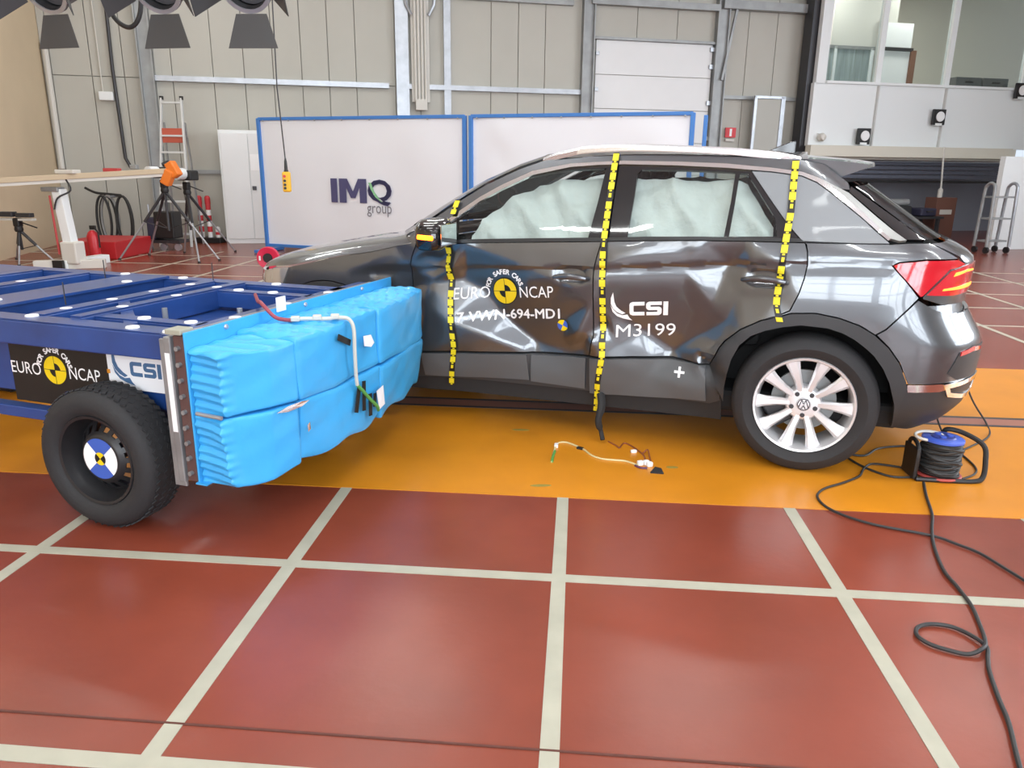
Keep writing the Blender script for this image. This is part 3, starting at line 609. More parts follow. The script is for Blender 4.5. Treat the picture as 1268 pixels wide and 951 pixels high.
# roof, windscreen, bonnet as one surface each
def loft(name,rows,ma,parent=None,sharp=60):
    mb=MB(); n=len(rows[0]); vs=[p for r in rows for p in r]; fs=[]
    for i in range(len(rows)-1):
        for j in range(n-1): fs.append((i*n+j,i*n+j+1,(i+1)*n+j+1,(i+1)*n+j))
    mb.add(vs,fs); return mb.build(name,ma,parent or car,smooth=True,sharp=sharp)
ts=np.linspace(-1,1,29)
rows=[]
RE=[(1.391,1.447)]+ROOFS[:7]
for x in np.linspace(1.391,.10,22):
    ze=float(np.interp(x,[a for a,b in RE[::-1]],[b for a,b in RE[::-1]])); ye=M(x,ze)[1]
    rows.append([(x+.10*(1-t*t)*max(0,(x-.9)/.5)**2,ye*t,ze+.045*(1-abs(t)**2.6)) for t in ts])
loft('roof',rows,'car_paint')
# rails
RP=[(1.40,1.452),(1.33,1.476),(1.256,1.492),(1.166,1.508),(.949,1.519),(.715,1.516),(.474,1.506),(.349,1.496),(.227,1.484),(.13,1.464)]
for sg in (1,-1):
    P=smooth_path([(x,sg*(.625-.03*max(0,(.4-x))**1),z) for x,z in RP],4)
    mb=MB(); vs=[]
    for p in P:
        for dy,dz in ((.014,-.022),(.017,.0),(.008,.012),(-.008,.012),(-.017,.0),(-.014,-.022)): vs.append((p.x,p.y+dy,p.z-.004+dz))
    mb.add(vs,[(i*6+k,i*6+(k+1)%6,(i+1)*6+(k+1)%6,(i+1)*6+k) for i in range(len(P)-1) for k in range(6)]+[(0,1,2,3,4,5),tuple(len(vs)-6+k for k in range(6))])
    mb.build('roof_rail','alu',car,smooth=True,sharp=45)
# windscreen between the A pillars
rows=[]
AP=[(2.10,1.04),(2.027,1.094),(1.93,1.165),(1.823,1.237),(1.686,1.322),(1.52,1.402),(1.391,1.447)]
for (x,z) in AP:
    ye=M(x,z)[1]-.015
    k=(x-1.391)/.7
    rows.append([(x+(.10+.16*k)*(1-t*t),ye*t,z+.012+.033*(1-t*t)*(1-k)) for t in ts])
loft('windscreen',rows,'dark_glass')
# bonnet
def hood_z(x,t):
    zc=float(np.interp(x,[2.0,2.15,2.4,2.6,2.8,3.0,3.12,3.22,3.32,3.40],[1.068,1.056,1.022,.992,.957,.916,.885,.853,.815,.79]))
    ze=float(np.interp(x,[a for a,b in HOOD_E],[b for a,b in HOOD_E]))
    ze=min(ze,zc-.005)
    return ze+(zc-ze)*(1-abs(t)**3.6)**.62
rows=[]
for x in np.concatenate([np.linspace(2.04,2.9,16),np.linspace(2.95,3.325,16)]):
    ze=float(np.interp(x,[a for a,b in HOOD_E],[b for a,b in HOOD_E])); a=tab(XF,ze)-CF; w_=half_width(CF,ze)
    ye=w_ if x<CF else w_*max(0,1-((x-CF)/a)**PF)**(1/PF)
    tt=np.sign(ts)*np.abs(ts)**.6
    rows.append([(x+(.16*(1-t*t) if x<2.3 else 0)*(2.3-min(x,2.3))/.3*(1),(ye-.004)*t,hood_z(x,t)) for t in tt])
loft('bonnet',rows,'car_paint')
MB().tube(smooth_path([(2.15,.62,1.075),(2.25,.3,1.085),(2.29,0,1.088),(2.25,-.3,1.085),(2.12,-.62,1.08)],5),.022,8).build('cowl','black_matte',car,smooth=True)
for y0 in (.45,-.25): MB().tube(smooth_path([(2.20,y0,1.095),(2.17,y0-.25,1.112),(2.13,y0-.5,1.12)],4),.008,6).build('wiper','black',car,smooth=True)
MB().prism([(.0,0),(.16,0),(.03,.055),(.0,.06)],Matrix.Translation((.16,.012,1.505))@Matrix.Rotation(pi/2,4,'X'),0,.024).build('antenna','gloss_black',car,bevel=.004)
# underbody and inner wheel housings
MB().box((1.3,0,.27),(3.5,1.44,.12)).build('underbody','black_matte',car,bevel=.03)
MB().box((1.3,0,.55),(1.72,1.5,.42)).build('floor_pan','black_matte',car,bevel=.03)
for xw in (0,WB):
    for sg in (1,-1):
        T=Matrix.Translation((xw,sg*.60,.335))@Matrix.Rotation(-sg*pi/2,4,'X')
        MB().lathe([(.0,-.10),(.405,-.10),(.40,.26)],24,T,a0=(pi if sg>0 else 0)-.12*0,a1=(2*pi if sg>0 else pi)).build('wheel_liner','black_matte',car,smooth=True)
# airbag curtains hanging inside the side windows, headlining, seats
def curtain(name,poly,off,amp,near=True):
    f=lambda u,z:S(u,z,off+amp*(.9-1.3*abs(sin(u*11+1.6*sin(z*8)))**.7+.5*abs(sin(z*24+u*6))**.8+.15*sin(u*61-z*30)),near)
    mb=skin([poly],.02,f,0)
    if not near: mb.v=[(x,-y,z) for x,y,z in mb.v]
    return mb.build(name,'airbag',car,smooth=True,sharp=80)
CURT=[(1.74,1.0),(1.755,1.10),(1.67,1.20),(1.55,1.29),(1.42,1.36),(1.25,1.39),(1.08,1.405),(1.07,1.0)]
CURT2=[(.92,1.0),(.90,1.40),(.42,1.39),(.36,1.38),(.22,1.18),(.21,1.0)]
for near in (True,False):
    curtain('airbag_curtain',CURT,-.085,.034,near); curtain('airbag_curtain',CURT2,-.08,.03,near)
def seat(x,y,name='car_seat'):
    m=MB(); m.box((x+.05,y,.62),(.50,.48,.16)); m.box((x-.22,y,.95),(.14,.46,.62),R=Matrix.Rotation(-.25,3,'Y')); m.box((x-.33,y,1.33),(.09,.26,.18),R=Matrix.Rotation(-.2,3,'Y')); m.build(name,'black_matte',car,bevel=.04)
for y in (.36,-.36): seat(1.28,y)
m=MB(); m.box((.48,0,.62),(.50,1.25,.16)); m.box((.22,0,.95),(.14,1.25,.60),R=Matrix.Rotation(-.3,3,'Y')); m.build('rear_bench','black_matte',car,bevel=.04)
MB().box((1.93,0,.92),(.34,1.36,.16)).build('dashboard','black_matte',car,bevel=.05)
# door mirrors
for sg in (1,-1):
    vs=[];fs=[]; nu,nv=18,10
    for i in range(nv+1):
        ph=-pi/2+pi*i/nv
        for j in range(nu):
            th=2*pi*j/nu; se=lambda c,p:math.copysign(abs(c)**p,c)
            x=.075*se(cos(ph),.5)*se(cos(th),.55); y=.115*se(cos(ph),.6)*se(sin(th),.7); z=.072*se(sin(ph),.6)
            x+=.03*(1-abs(y)/.115)*(1 if x>0 else 0); y2=y; vs.append((1.86+x,sg*(1.0+y2),1.075+z-.02*(y2/.115)))
    for i in range(nv):
        for j in range(nu): fs.append((i*nu+j,i*nu+(j+1)%nu,(i+1)*nu+(j+1)%nu,(i+1)*nu+j))
    mr=MB().add(vs,fs).build('door_mirror','gloss_black',car,smooth=True,sharp=70)
    MB().bar((1.87,sg*.86,1.02),(1.865,sg*.95,1.035),.09,.035).build('mirror_arm','gloss_black',mr,bevel=.01)
    MB().box((1.783,sg*1.0,1.075),(.006,.19,.11)).build('mirror_glass',mat('mirror_glass',(.8,.85,.85),.03,metal=1),mr,bevel=.01)
    MB().tube(smooth_path([(1.90,sg*1.118,1.068),(1.865,sg*1.1195,1.066),(1.82,sg*1.119,1.064)],4),.012,8).build('indicator_strip','amber_lit' if sg>0 else 'tail_clear',mr,smooth=True)
# --- wheels
def tyre_prof(R,r,w): return [(r,-w*.40),(r+.012,-w*.47),(r+(R-r)*.45,-w*.53),(R-.022,-w*.47),(R-.006,-w*.37),(R,-w*.2),(R+.0015,0),(R,w*.2),(R-.006,w*.37),(R-.022,w*.47),(r+(R-r)*.45,w*.53),(r+.012,w*.47),(r,w*.40)]
def car_wheel(parent):
    o=bpy.data.objects.new('wheel',None); COL.objects.link(o); o.parent=parent; o.empty_display_size=.1
    # local z = outwards
    MB().lathe(tyre_prof(.335,.232,.215),64).build('tyre','rubber',o,smooth=True,sharp=40)
    MB().lathe([(.234,.09),(.231,.098),(.222,.096),(.214,.075),(.205,.03),(.205,-.09),(.232,-.092)],64).build('rim_barrel','rim_silver',o,smooth=True,sharp=40)
    MB().lathe([(.0,-.02),(.15,-.02),(.15,-.035),(.0,-.035)],40).build('brake_disc','steel_grey',o,smooth=True,sharp=30)
    MB().box((.11,.07,-.015),(.10,.12,.05),rz=.6).build('brake_caliper','dark_metal',o,bevel=.01)
    MB().lathe([(.0,.062),(.035,.064),(.075,.058),(.085,.045),(.085,-.01)],36).build('hub','rim_silver',o,smooth=True,sharp=40)
    for k in range(5):
        a=pi/2+2*pi*k/5+pi/5*1.0
        for s_ in (-1,1):
            m=MB(); c0=a+s_*.20; c1=a+s_*.335
            p=[]
            for r_,an,wd,zt in ((.055,a+s_*.33,.016,.058),(.12,a+s_*.31,.019,.070),(.175,a+s_*.325,.026,.078),(.222,a+s_*.335,.036,.082)):
                ce=Vector((r_*cos(an),r_*sin(an))); tn=Vector((-sin(an),cos(an)))
                p.append([(*(ce-tn*wd),zt-.012),(*(ce-tn*wd*.55),zt),(*(ce+tn*wd*.55),zt),(*(ce+tn*wd),zt-.012),(*(ce+tn*wd*.8),zt-.045),(*(ce-tn*wd*.8),zt-.045)])
            vs=[q for r in p for q in r]
            m.add(vs,[(i*6+j,i*6+(j+1)%6,(i+1)*6+(j+1)%6,(i+1)*6+j) for i in range(3) for j in range(6)]+[(5,4,3,2,1,0),tuple(18+j for j in range(6))])
            m.build('spoke','rim_silver',o,smooth=True,sharp=25)
        MB().lathe([(.0,.066),(.011,.066),(.013,.054),(.013,.04)],8,Matrix.Translation((.056*cos(a+pi/5),.056*sin(a+pi/5),0))).build('wheel_bolt','dark_metal',o,smooth=True)
    cp=MB().lathe([(.0,.074),(.030,.073),(.034,.066),(.034,.05)],28).build('hub_cap','alu',o,smooth=True,sharp=40)
    return o
w0=car_wheel(car)
def place_wheel(o,x,sg,spin):
    o.matrix_parent_inverse=Matrix(); o.matrix_basis=Matrix.Translation((x,sg*(.905-.1075),.334))@Matrix.Rotation(-sg*pi/2,4,'X')@Matrix.Rotation(spin,4,'Z')
place_wheel(w0,0,1,0)
for x,sg,sp_ in ((WB,1,.5),(0,-1,.3),(WB,-1,.9)):
    c_=copy_tree(w0,car); place_wheel(c_,x,sg,sp_)
# emblem on the hub cap: a ring with a V above a W
m=MB(); m.lathe([(.025,.0745),(.029,.0745),(.029,.073),(.025,.073)],28,closed=True)
def st(a,b): m.bar((*a,.0745),(*b,.0745),.004,.002)
for sgn in (-1,1): st((sgn*.010,.022),(0,.004)); st((sgn*.021,.012),(sgn*.009,-.022)); st((sgn*.009,-.022),(0,-.002))
for o in [c for c in car.children if c.name.startswith('wheel') and c.type=='EMPTY']: pass
em=m.build('emblem','dark_metal',w0); 
# ------------------------------------------------------------------ lettering and tapes stuck on the struck side
def on_side(name,vs,fs,org,ru,ma,parent,off=.005,fine=.02):
    """flat artwork (x to the reader's right, y up, metres) laid on the crushed skin; org=(u,z), ru = rise per metre"""
    bm=bmesh.new(); bv=[bm.verts.new((x,y,0)) for x,y in vs]
    for f in fs:
        try: bm.faces.new([bv[i] for i in f])
        except ValueError: pass
    for _ in range(4):
        ed=[e for e in bm.edges if e.calc_length()>fine]
        if not ed: break
        bmesh.ops.subdivide_edges(bm,edges=ed,cuts=1); bmesh.ops.triangulate(bm,faces=bm.faces[:])
    for v in bm.verts:
        u=org[0]-v.co.x; z=org[1]+v.co.y+ru*v.co.x; v.co=Vector(S(u,z,off))
    me=bpy.data.meshes.new(name); bmesh.ops.recalc_face_normals(bm,faces=bm.faces[:]); bm.to_mesh(me); bm.free()
    return link(name,me,ma,parent)
def arc_text(body,r,a0,a1,size,bold=0):
    vs=[];fs=[]; n=len(body)
    for i,ch in enumerate(body):
        if ch==' ': continue
        a=a0+(a1-a0)*i/(n-1); tv,tf=text_mesh(ch,size,bold)
        o=len(vs)
        for x,y in tv:
            rr=r+y; an=a; vs.append((rr*cos(an)+x*sin(an),rr*sin(an)-x*cos(an)))
        fs+=[tuple(i_+o for i_ in f) for f in tf]
    return vs,fs
def sector(r,a0,a1,n=14,r0=0):
    vs=[(r0*cos(a0+(a1-a0)*k/n),r0*sin(a0+(a1-a0)*k/n)) for k in range(n+1)]+[(r*cos(a0+(a1-a0)*k/n),r*sin(a0+(a1-a0)*k/n)) for k in range(n+1)]
    return vs,[(k,n+1+k,n+2+k,k+1) for k in range(n)]
def fit_text(body,width,height,bold=0,spacing=1,left=True):
    vs,fs=text_mesh(body,1,0,spacing,'LEFT')
    if bold:
        n=len(vs); v0,f0=vs,fs; vs=[];fs=[]
        for k,(dx,dy) in enumerate(((0,0),(1,0),(-1,0),(0,1),(0,-1))): vs=vs+[(x+dx*bold,y+dy*bold) for x,y in v0]; fs=fs+[tuple(i+k*n for i in f) for f in f0]
    xs=[v[0] for v in vs]; ys=[v[1] for v in vs]
    sx=width/(max(xs)-min(xs)); sy=height/(max(ys)-min(ys)); return [((x-min(xs))*sx,(y-min(ys))*sy) for x,y in vs],fs
def roundel(put,r):
    """yellow and black quartered disc with a dark rim; put(name, verts, faces, material, layer)"""
    put('roundel_rim',*sector(r*1.04,0,2*pi,36),'decal_black',0)
    for a in (pi/2,-pi/2): put('roundel_quarter',*sector(r*.97,a,a+pi/2),'decal_yellow',1)
    for a in (0,pi): put('roundel_quarter',*sector(r*.97,a,a+pi/2,14,r*.48),'decal_yellow',1)
    put('roundel_line',[(-r,-.008*r),(r,-.008*r),(r,.03*r),(-r,.03*r)],[(0,1,2,3)],'decal_black',2); put('roundel_line',[(-.02*r,-r),(.02*r,-r),(.02*r,r),(-.02*r,r)],[(0,1,2,3)],'decal_black',2)
SWOOSH=[((0.0,1.0),(.05,.62),(.16,.36),(.36,.30),(.30,.18),(.12,.30),(.0,.52),(-.05,.80)),((-.04,.52),(.10,.22),(.34,.08),(.52,0),(.40,.20),(.22,.25),(.06,.36))]
SWOOSH1=[(.02,1.0),(-.05,.80),(-.05,.60),(.02,.42),(.14,.30),(.30,.22),(.40,.27),(.26,.36),(.12,.50),(.06,.66),(.04,.84)]
SWOOSH2=[(-.06,.56),(.0,.32),(.14,.16),(.34,.07),(.62,0),(.52,.10),(.46,.22),(.30,.19),(.14,.26),(.02,.40)]
def poly_mesh(P):
    vo,_,fo,_,_,_=delaunay_2d_cdt([Vector(p) for p in P],[(i,(i+1)%len(P)) for i in range(len(P))],[],1,1e-5); return [(v.x,v.y) for v in vo],[tuple(f) for f in fo]
def csi_mesh(w_,h_):
    vs=[];fs=[]
    def add(P):
        o=len(vs); a,b=poly_mesh(P); vs.extend(a); fs.extend(tuple(i+o for i in f) for f in b)
    t=.27
    C_=[(.95,1),(.2,1),(.05,.93),(0,.8),(0,.2),(.05,.07),(.2,0),(.95,0),(.95,t),(.30,t),(.26,.31),(.26,.69),(.30,1-t),(.95,1-t)]
    S_=[(.95,1),(.18,1),(.05,.93),(0,.82),(0,.57),(.05,.45),(.16,.38),(.66,.38),(.69,.35),(.69,.29),(.66,.25),(.02,.25),(.02,0),(.78,0),(.90,.07),(.95,.18),(.95,.45),(.90,.57),(.78,.63),(.30,.63),(.26,.66),(.26,.72),(.30,.75),(.95,.75)]
    add([(x*.40,y) for x,y in C_]); add([(.42+x*.41,y) for x,y in S_]); add([(.85,0),(.97,0),(.97,1),(.85,1)])
    return [(x*w_/.97,y*h_) for x,y in vs],fs
ORG=(1.540,.775); RU=.085
def put(name,vs,fs,ma,lay): on_side(name,vs,fs,ORG,RU,ma,FD,.005+.0012*lay)
roundel(put,.072)
v_,f_=fit_text('EURO',.195,.062); on_side('lettering',[(x-.29,y-.036) for x,y in v_],f_,ORG,RU,'decal_white',FD)
v_,f_=fit_text('NCAP',.19,.062); on_side('lettering',[(x+.088,y-.036) for x,y in v_],f_,ORG,RU,'decal_white',FD)
v_,f_=arc_text('FOR SAFER CARS',.094,radians(163),radians(22),.036,.0012); on_side('lettering',v_,f_,ORG,RU,'decal_white',FD)
v_,f_=fit_text('17-VWN-694-MD1',.605,.056,.022); on_side('lettering',v_,f_,(1.835,.587),.105,'decal_white',FD)
v_,f_=csi_mesh(.19,.072); on_side('lettering',v_,f_,(.868,.693),.07,'decal_white',RD)
for P in (SWOOSH1,SWOOSH2):
    v_,f_=poly_mesh([(x*.16,y*.15) for x,y in P]); on_side('logo_swoosh',v_,f_,(.952,.662),.05,'decal_white',RD)
v_,f_=fit_text('M3199',.295,.066); on_side('lettering',v_,f_,(.932,.575),.085,'decal_white',RD)
for (w_,h_) in ((.052,.012),(.012,.052)): on_side('cross_mark',[(-w_/2,-h_/2),(w_/2,-h_/2),(w_/2,h_/2),(-w_/2,h_/2)],[(0,1,2,3)],(.60,.425),0,'decal_white',RD,.019)
for k in range(4): on_side('target_sticker',*sector(.030,radians(70)+k*pi/2,radians(70)+(k+1)*pi/2,8),(1.215,.617),0,'decal_blue' if k%2 else 'decal_yellow',FD,.008)
def tape(path,parent,wd=.030):
    P=[Vector((a,b)) for a,b in path]; pts=[]
    for a,b in zip(P[:-1],P[1:]):
        n=max(1,int((b-a).length/.008)); pts+=[a+(b-a)*k/n for k in range(n)]
    pts.append(P[-1])
    for _ in range(6): pts=[pts[0]]+[(pts[i-1]+pts[i]*2+pts[i+1])/4 for i in range(1,len(pts)-1)]+[pts[-1]]
    L=[0]
    for a,b in zip(pts[:-1],pts[1:]): L.append(L[-1]+(b-a).length)
    Ls=np.array(L); PU=np.array([p.x for p in pts]); PZ=np.array([p.y for p in pts])
    def at(s_): return float(np.interp(s_,Ls,PU)),float(np.interp(s_,Ls,PZ))
    def strip_(name,s0,s1,w_,off,ma,par,n):
        mb=MB(); vs=[]
        for k in range(n+1):
            u,z=at(s0+(s1-s0)*k/n)
            for sg in (-1,0,1): vs.append(tuple(S(u+sg*w_/2,z,off)))
        mb.add(vs,[(i*3+j,i*3+j+1,(i+1)*3+j+1,(i+1)*3+j) for i in range(n) for j in range(2)])
        return mb.build(name,ma,par)
    t=strip_('measuring_tape',0,Ls[-1],wd,.017,'decal_black',parent,int(Ls[-1]/.012))
    s0=.006; k=0
    while s0<Ls[-1]-.02:
        if k%5==4: strip_('yellow_mark',s0+.006,s0+.026,wd*.45,.0195,'yellow',t,2)
        else: strip_('yellow_mark',s0,s0+.034,wd*.98,.0195,'yellow',t,3); strip_('yellow_mark',s0+.036,s0+.044,wd*.4,.0195,'yellow',t,1)
        s0+=.046; k+=1
    return t
tape([(1.828,1.232),(1.842,1.158)],car); tape([(1.838,1.0),(1.842,.90),(1.84,.71),(1.822,.46),(1.875,.22)],FD)
tape([(1.01,1.478),(1.007,1.21),(1.002,.959),(.997,.739),(.995,.573),(.992,.474),(1.018,.322),(1.03,.16)],RD)
tape([(.153,1.448),(.151,1.217),(.159,1.109),(.165,.99),(.172,.845),(.172,.808),(.148,.735)],RD)
# torn loom hanging from the sill
MB().tube(smooth_path([(1.005,.79,.26),(.99,.82,.20),(1.0,.84,.12),(.985,.83,.06),(.97,.85,.02)],5),[.022]*8+[.018]*6+[.012]*7,8).build('torn_loom','black_matte',car,smooth=True)
# ================================================================== THE IMPACT TROLLEY (x = its heading, y across it, z up)
TRO=(-1.375,2.53,0); TRR=math.atan2(-.2397,.9709)
tro=thing('impact_trolley','blue steel impact trolley carrying a crushed light blue barrier block','trolley',TRO,TRR)
mat('trolley_blue',(.014,.055,.225),.38,noise=.2,nscale=5,coat=.5,coat_rough=.2)
mat('barrier_blue',(.045,.38,.77),.42,noise=.06,nscale=5,coat=.15,bump=.12,bscale=14); mat('grey_steel',(.30,.31,.32),.42,metal=.5,noise=.2,nscale=7); mat('brown_plate',(.10,.05,.045),.6); mat('paper_white',(.82,.83,.86),.55)
# chassis
def beam(name,a,b,wd,ht,ma='trolley_blue',par=tro,bev=.006):
    o=MB().bar(a,b,wd,ht).build(name,ma,par,bevel=bev); 
    A=Vector(a);B=Vector(b); up=Vector((0,0,ht/2+.003))
    MB().bar(A+up,B+up,wd*.97,.004).build('top_flange','trolley_blue',o); return o
beam('side_member',(-3.0,.11,.75),(-.10,.11,.75),.10,.10)
beam('side_member',(-3.0,1.24,.75),(-.10,1.24,.75),.10,.10)
beam('front_member',(-.10,.05,.745),(-.10,1.5,.745),.12,.11)
beam('cross_member',(-.68,.16,.76),(-.68,1.19,.76),.06,.10); beam('cross_member',(-.885,.16,.755),(-.885,1.19,.755),.08,.10)
beam('cross_member',(-1.75,.16,.755),(-1.75,1.19,.755),.09,.10); beam('cross_member',(-2.1,.16,.755),(-2.1,1.19,.755),.09,.10); beam('cross_member',(-2.6,.16,.755),(-2.6,1.19,.755),.12,.10)
beam('stringer',(-.68,.26,.76),(-.14,.26,.76),.07,.08); beam('stringer',(-.68,1.0,.76),(-.14,1.0,.76),.07,.08)
beam('brace',(-.42,.18,.765),(-.90,.62,.765),.05,.06); 
MB().box((-1.29,.675,.81),(.24,1.08,.012)).build('deck_plate','trolley_blue',tro); MB().box((-1.29,.675,.75),(.20,1.03,.10)).build('deck_box','trolley_blue',tro)
MB().box((-2.4,.675,.80),(.45,1.05,.012)).build('deck_plate','trolley_blue',tro)
MB().box((-.42,.63,.70),(.50,.68,.012)).build('inner_tray','trolley_blue',tro)
MB().box((-1.60,.19,.58),(2.9,.03,.24)).build('side_web','trolley_blue',tro); MB().box((-1.60,1.16,.58),(2.9,.03,.24)).build('side_web','trolley_blue',tro)
MB().box((-.20,.19,.58),(.16,.03,.26)).build('side_web','trolley_blue',tro)
MB().box((-1.75,.17,.375),(2.0,.06,.05)).build('lower_rail','trolley_blue',tro,bevel=.005); MB().box((-1.75,1.18,.375),(2.0,.06,.05)).build('lower_rail','trolley_blue',tro,bevel=.005)
for x in (-.75,-1.8,-2.7): 
    for y in (.17,1.18): MB().box((x,y,.43),(.06,.05,.12)).build('strut','trolley_blue',tro)
for y in (.30,1.05): MB().box((-.5,y,.45),(.9,.05,.3)).build('inner_web','trolley_blue',tro)
MB().cyl((-.485,.1,.285),(-.485,1.25,.285),.035,12).build('axle','dark_metal',tro,smooth=True); MB().cyl((-2.6,.1,.285),(-2.6,1.25,.285),.035,12).build('axle','dark_metal',tro,smooth=True)
# barrier mounting
MB().box((-.098,.012,.515),(.055,.012,.57)).build('mount_flange','grey_steel',tro,bevel=.004); MB().box((-.085,.75,.53),(.03,1.5,.56)).build('mount_plate','grey_steel',tro,bevel=.004)
MB().box((-.088,.0025,.60),(.022,.006,.30)).build('edge_label','paper_white',tro)
bk=MB().box((-.042,.78,.535),(.045,1.54,.56)).build('spacer_plate','brown_plate',tro,bevel=.003)
for k in range(9): MB().cyl((-.042,-.006,.29+.06*k),(-.042,.02,.29+.06*k),.009,8).build('plate_bolt','grey_steel',bk)
MB().box((-.05,.03,.83),(.07,.07,.02)).build('corner_tab',mat('khaki',(.35,.35,.28),.5),tro,bevel=.004)
bp_=MB().box((-.006,.785,.545),(.008,1.57,.57)).build('barrier_backplate','barrier_blue',tro,bevel=.002)
MB().box((.012,.30,.258),(.05,.62,.006)).build('lower_lip','barrier_blue',bp_)
# crushed honeycomb: two rows of three blocks
def xf(y,z):
    b=float(np.interp(y,[0,.06,.15,.28,.5,.8,1.2,1.45,1.52],[.135,.17,.225,.265,.285,.285,.27,.225,.20]))
    return b+.008*sin(9*y+2)*sin(7*z)-.05*max(0,(.5-z)/.25)*max(0,1-abs(y-1.4)/.5)
def cell(y0,y1,z0,z1,first,seed):
    n=26; mb=MB(); idx={}; rr=.014; r_=random.Random(seed); ph=[r_.uniform(0,6) for _ in range(8)]
    L=(.30,y1-y0,z1-z0)
    def P(a,b,c):                               # a,b,c in 0..1
        p=np.array([a*L[0],b*L[1],c*L[2]]); inn=np.clip(p,[-1,rr,rr],[L[0]-rr,L[1]-rr,L[2]-rr]); d=p-inn; q=np.linalg.norm(d)
        if q>rr: p=inn+d/q*rr
        x,y,z=p[0]/L[0],y0+p[1],z0+p[2]
        X=x*xf(y,z)
        # crumple: fine pleats on top, bottom and near end, broad buckles on the face
        e_top=max(0,(p[2]-(L[2]-.03))/.03) if z1>.7 else 0; e_end=max(0,1-p[1]/.03) if first else 0
        Z=z+e_top*(.010*sin(110*(y*.9-.35*X)+ph[0])*min(1,4*x*(1.02-x)*1.3)+.003*sin(63*y+ph[1])-.020*max(0,1-abs(y-.15)/.25)*x)
        Y=y+e_end*(.0045*sin(190*z+14*X+ph[2])+.006*sin(47*z+9*X+ph[3])-.02*x*x)
        X+=(x**3)*(.007*sin(9*y+ph[4])*sin(8*z+ph[5])+.0025*sin(23*y+15*z+ph[6])+.001*sin(55*z-23*y+ph[7]))
        Y+=x*x*.006*sin(13*z+ph[5]); Z+=x*x*.005*sin(9*y+ph[6])-(.0 if z1>.7 else .012*sin(18*y+ph[1])*max(0,1-(z-z0)/.1)*x)
        return (X,Y,Z)
    def vid(i,j,k):
        if (i,j,k) not in idx: idx[(i,j,k)]=len(mb.v); mb.v.append(P(i/n1,j/n2,k/n3))
        return idx[(i,j,k)]
    n1,n2,n3=22,36,(44 if first else 18)
    for j in range(n2):
        for k in range(n3): mb.f.append((vid(n1,j,k),vid(n1,j+1,k),vid(n1,j+1,k+1),vid(n1,j,k+1)))
    for i in range(n1):
        for k in range(n3): mb.f.append((vid(i,0,k),vid(i+1,0,k),vid(i+1,0,k+1),vid(i,0,k+1))); mb.f.append((vid(i+1,n2,k),vid(i,n2,k),vid(i,n2,k+1),vid(i+1,n2,k+1)))
        for j in range(n2): mb.f.append((vid(i,j,n3),vid(i+1,j,n3),vid(i+1,j+1,n3),vid(i,j+1,n3))); mb.f.append((vid(i+1,j,0),vid(i,j,0),vid(i,j+1,0),vid(i+1,j+1,0)))
    return mb.build('barrier_block','barrier_blue',bp_,smooth=True,sharp=38)
ys=[.012,.275,.89,1.52]
for a in range(3):
    for (z0,z1) in ((.275,.525),(.528,.785)): cell(ys[a],ys[a+1],z0-(.02 if (a==0 and z0<.3) else 0),z1-(.015 if a==0 and z1>.7 else 0),a==0,a*2+int(z0*10))
MB().tube([(.02,-.004,.535),(.13,-.006,.53)],.008,8).build('fixing_strip','galv',bp_,smooth=True)
# torn skin patch, tags, tape strips and sensor lead on the block face
def face_patch(name,pts,ma,lift=.006):
    vs=[(xf(y,z)+lift+.012,y,z) for y,z in pts]; n=len(vs); c=tuple(sum(v[i] for v in vs)/n for i in range(3))
    return MB().add(vs+[(c[0]+.002,c[1],c[2])],[(i,(i+1)%n,n) for i in range(n)]).build(name,ma,bp_)
face_patch('torn_foil',[(.15,.515),(.20,.53),(.26,.535),(.30,.53),(.26,.515),(.20,.508)],'alu',.012)
face_patch('torn_foil',[(.285,.43),(.30,.44),(.305,.41),(.29,.40)],'alu',.012)
for pts in ([(.715,.70),(.775,.695),(.80,.655),(.775,.64),(.72,.655)],[(.80,.43),(.87,.44),(.885,.345),(.82,.335)]): face_patch('paper_tag',pts,'paper_white',.014)
for a,b in (((.52,.735),(.62,.69)),((.665,.48),(.625,.38)),((.71,.50),(.69,.37)),((.755,.43),(.745,.33)),((.80,.42),(.79,.36))):
    A=Vector((xf(*a)+.018,*a)); B=Vector((xf(*b)+.018,*b)); MB().bar(A,B,.004,.026,up=(0,1,0) if abs(a[1]-b[1])>.07 else (0,0,1)).build('black_tape','decal_black',bp_)
mat('lead_white',(.55,.54,.48),.5); mat('lead_green',(.10,.35,.08),.5); mat('lead_red',(.30,.05,.07),.5)
ld=MB().tube(smooth_path([(.10,.47,.80),(.16,.50,.805),(.22,.55,.80),(.27,.60,.80),(.30,.615,.79),(.315,.62,.75),(.315,.62,.66),(.31,.63,.55),(.308,.64,.50)],5),.008,8).build('sensor_lead','lead_white',bp_,smooth=True)
MB().tube(smooth_path([(.308,.64,.50),(.31,.68,.465),(.31,.74,.41),(.31,.80,.36),(.30,.83,.33)],5),.008,8).build('lead_tail','lead_green',ld,smooth=True)
MB().tube(smooth_path([(-.30,.80,.83),(-.15,.62,.835),(-.05,.50,.86),(.01,.45,.85),(.06,.45,.81),(.12,.47,.80)],5),.008,8).build('lead_feed','lead_red',ld,smooth=True)
for p in ((.20,.53,.808),(.25,.585,.806),(.13,.48,.806)): MB().box(p,(.035,.03,.02),rz=.5).build('connector','lead_white',ld,bevel=.004)
MB().box((.005,.565,.845),(.006,.06,.06)).build('white_tag','paper_white',bp_)
for y in (.22,.75,1.25): MB().lathe([(0,.008),(.008,.007),(.011,0)],10,Matrix.Translation((-.001,y,.812))@Matrix.Rotation(pi/2,4,'Y')).build('plate_bolt','galv',bp_,smooth=True)
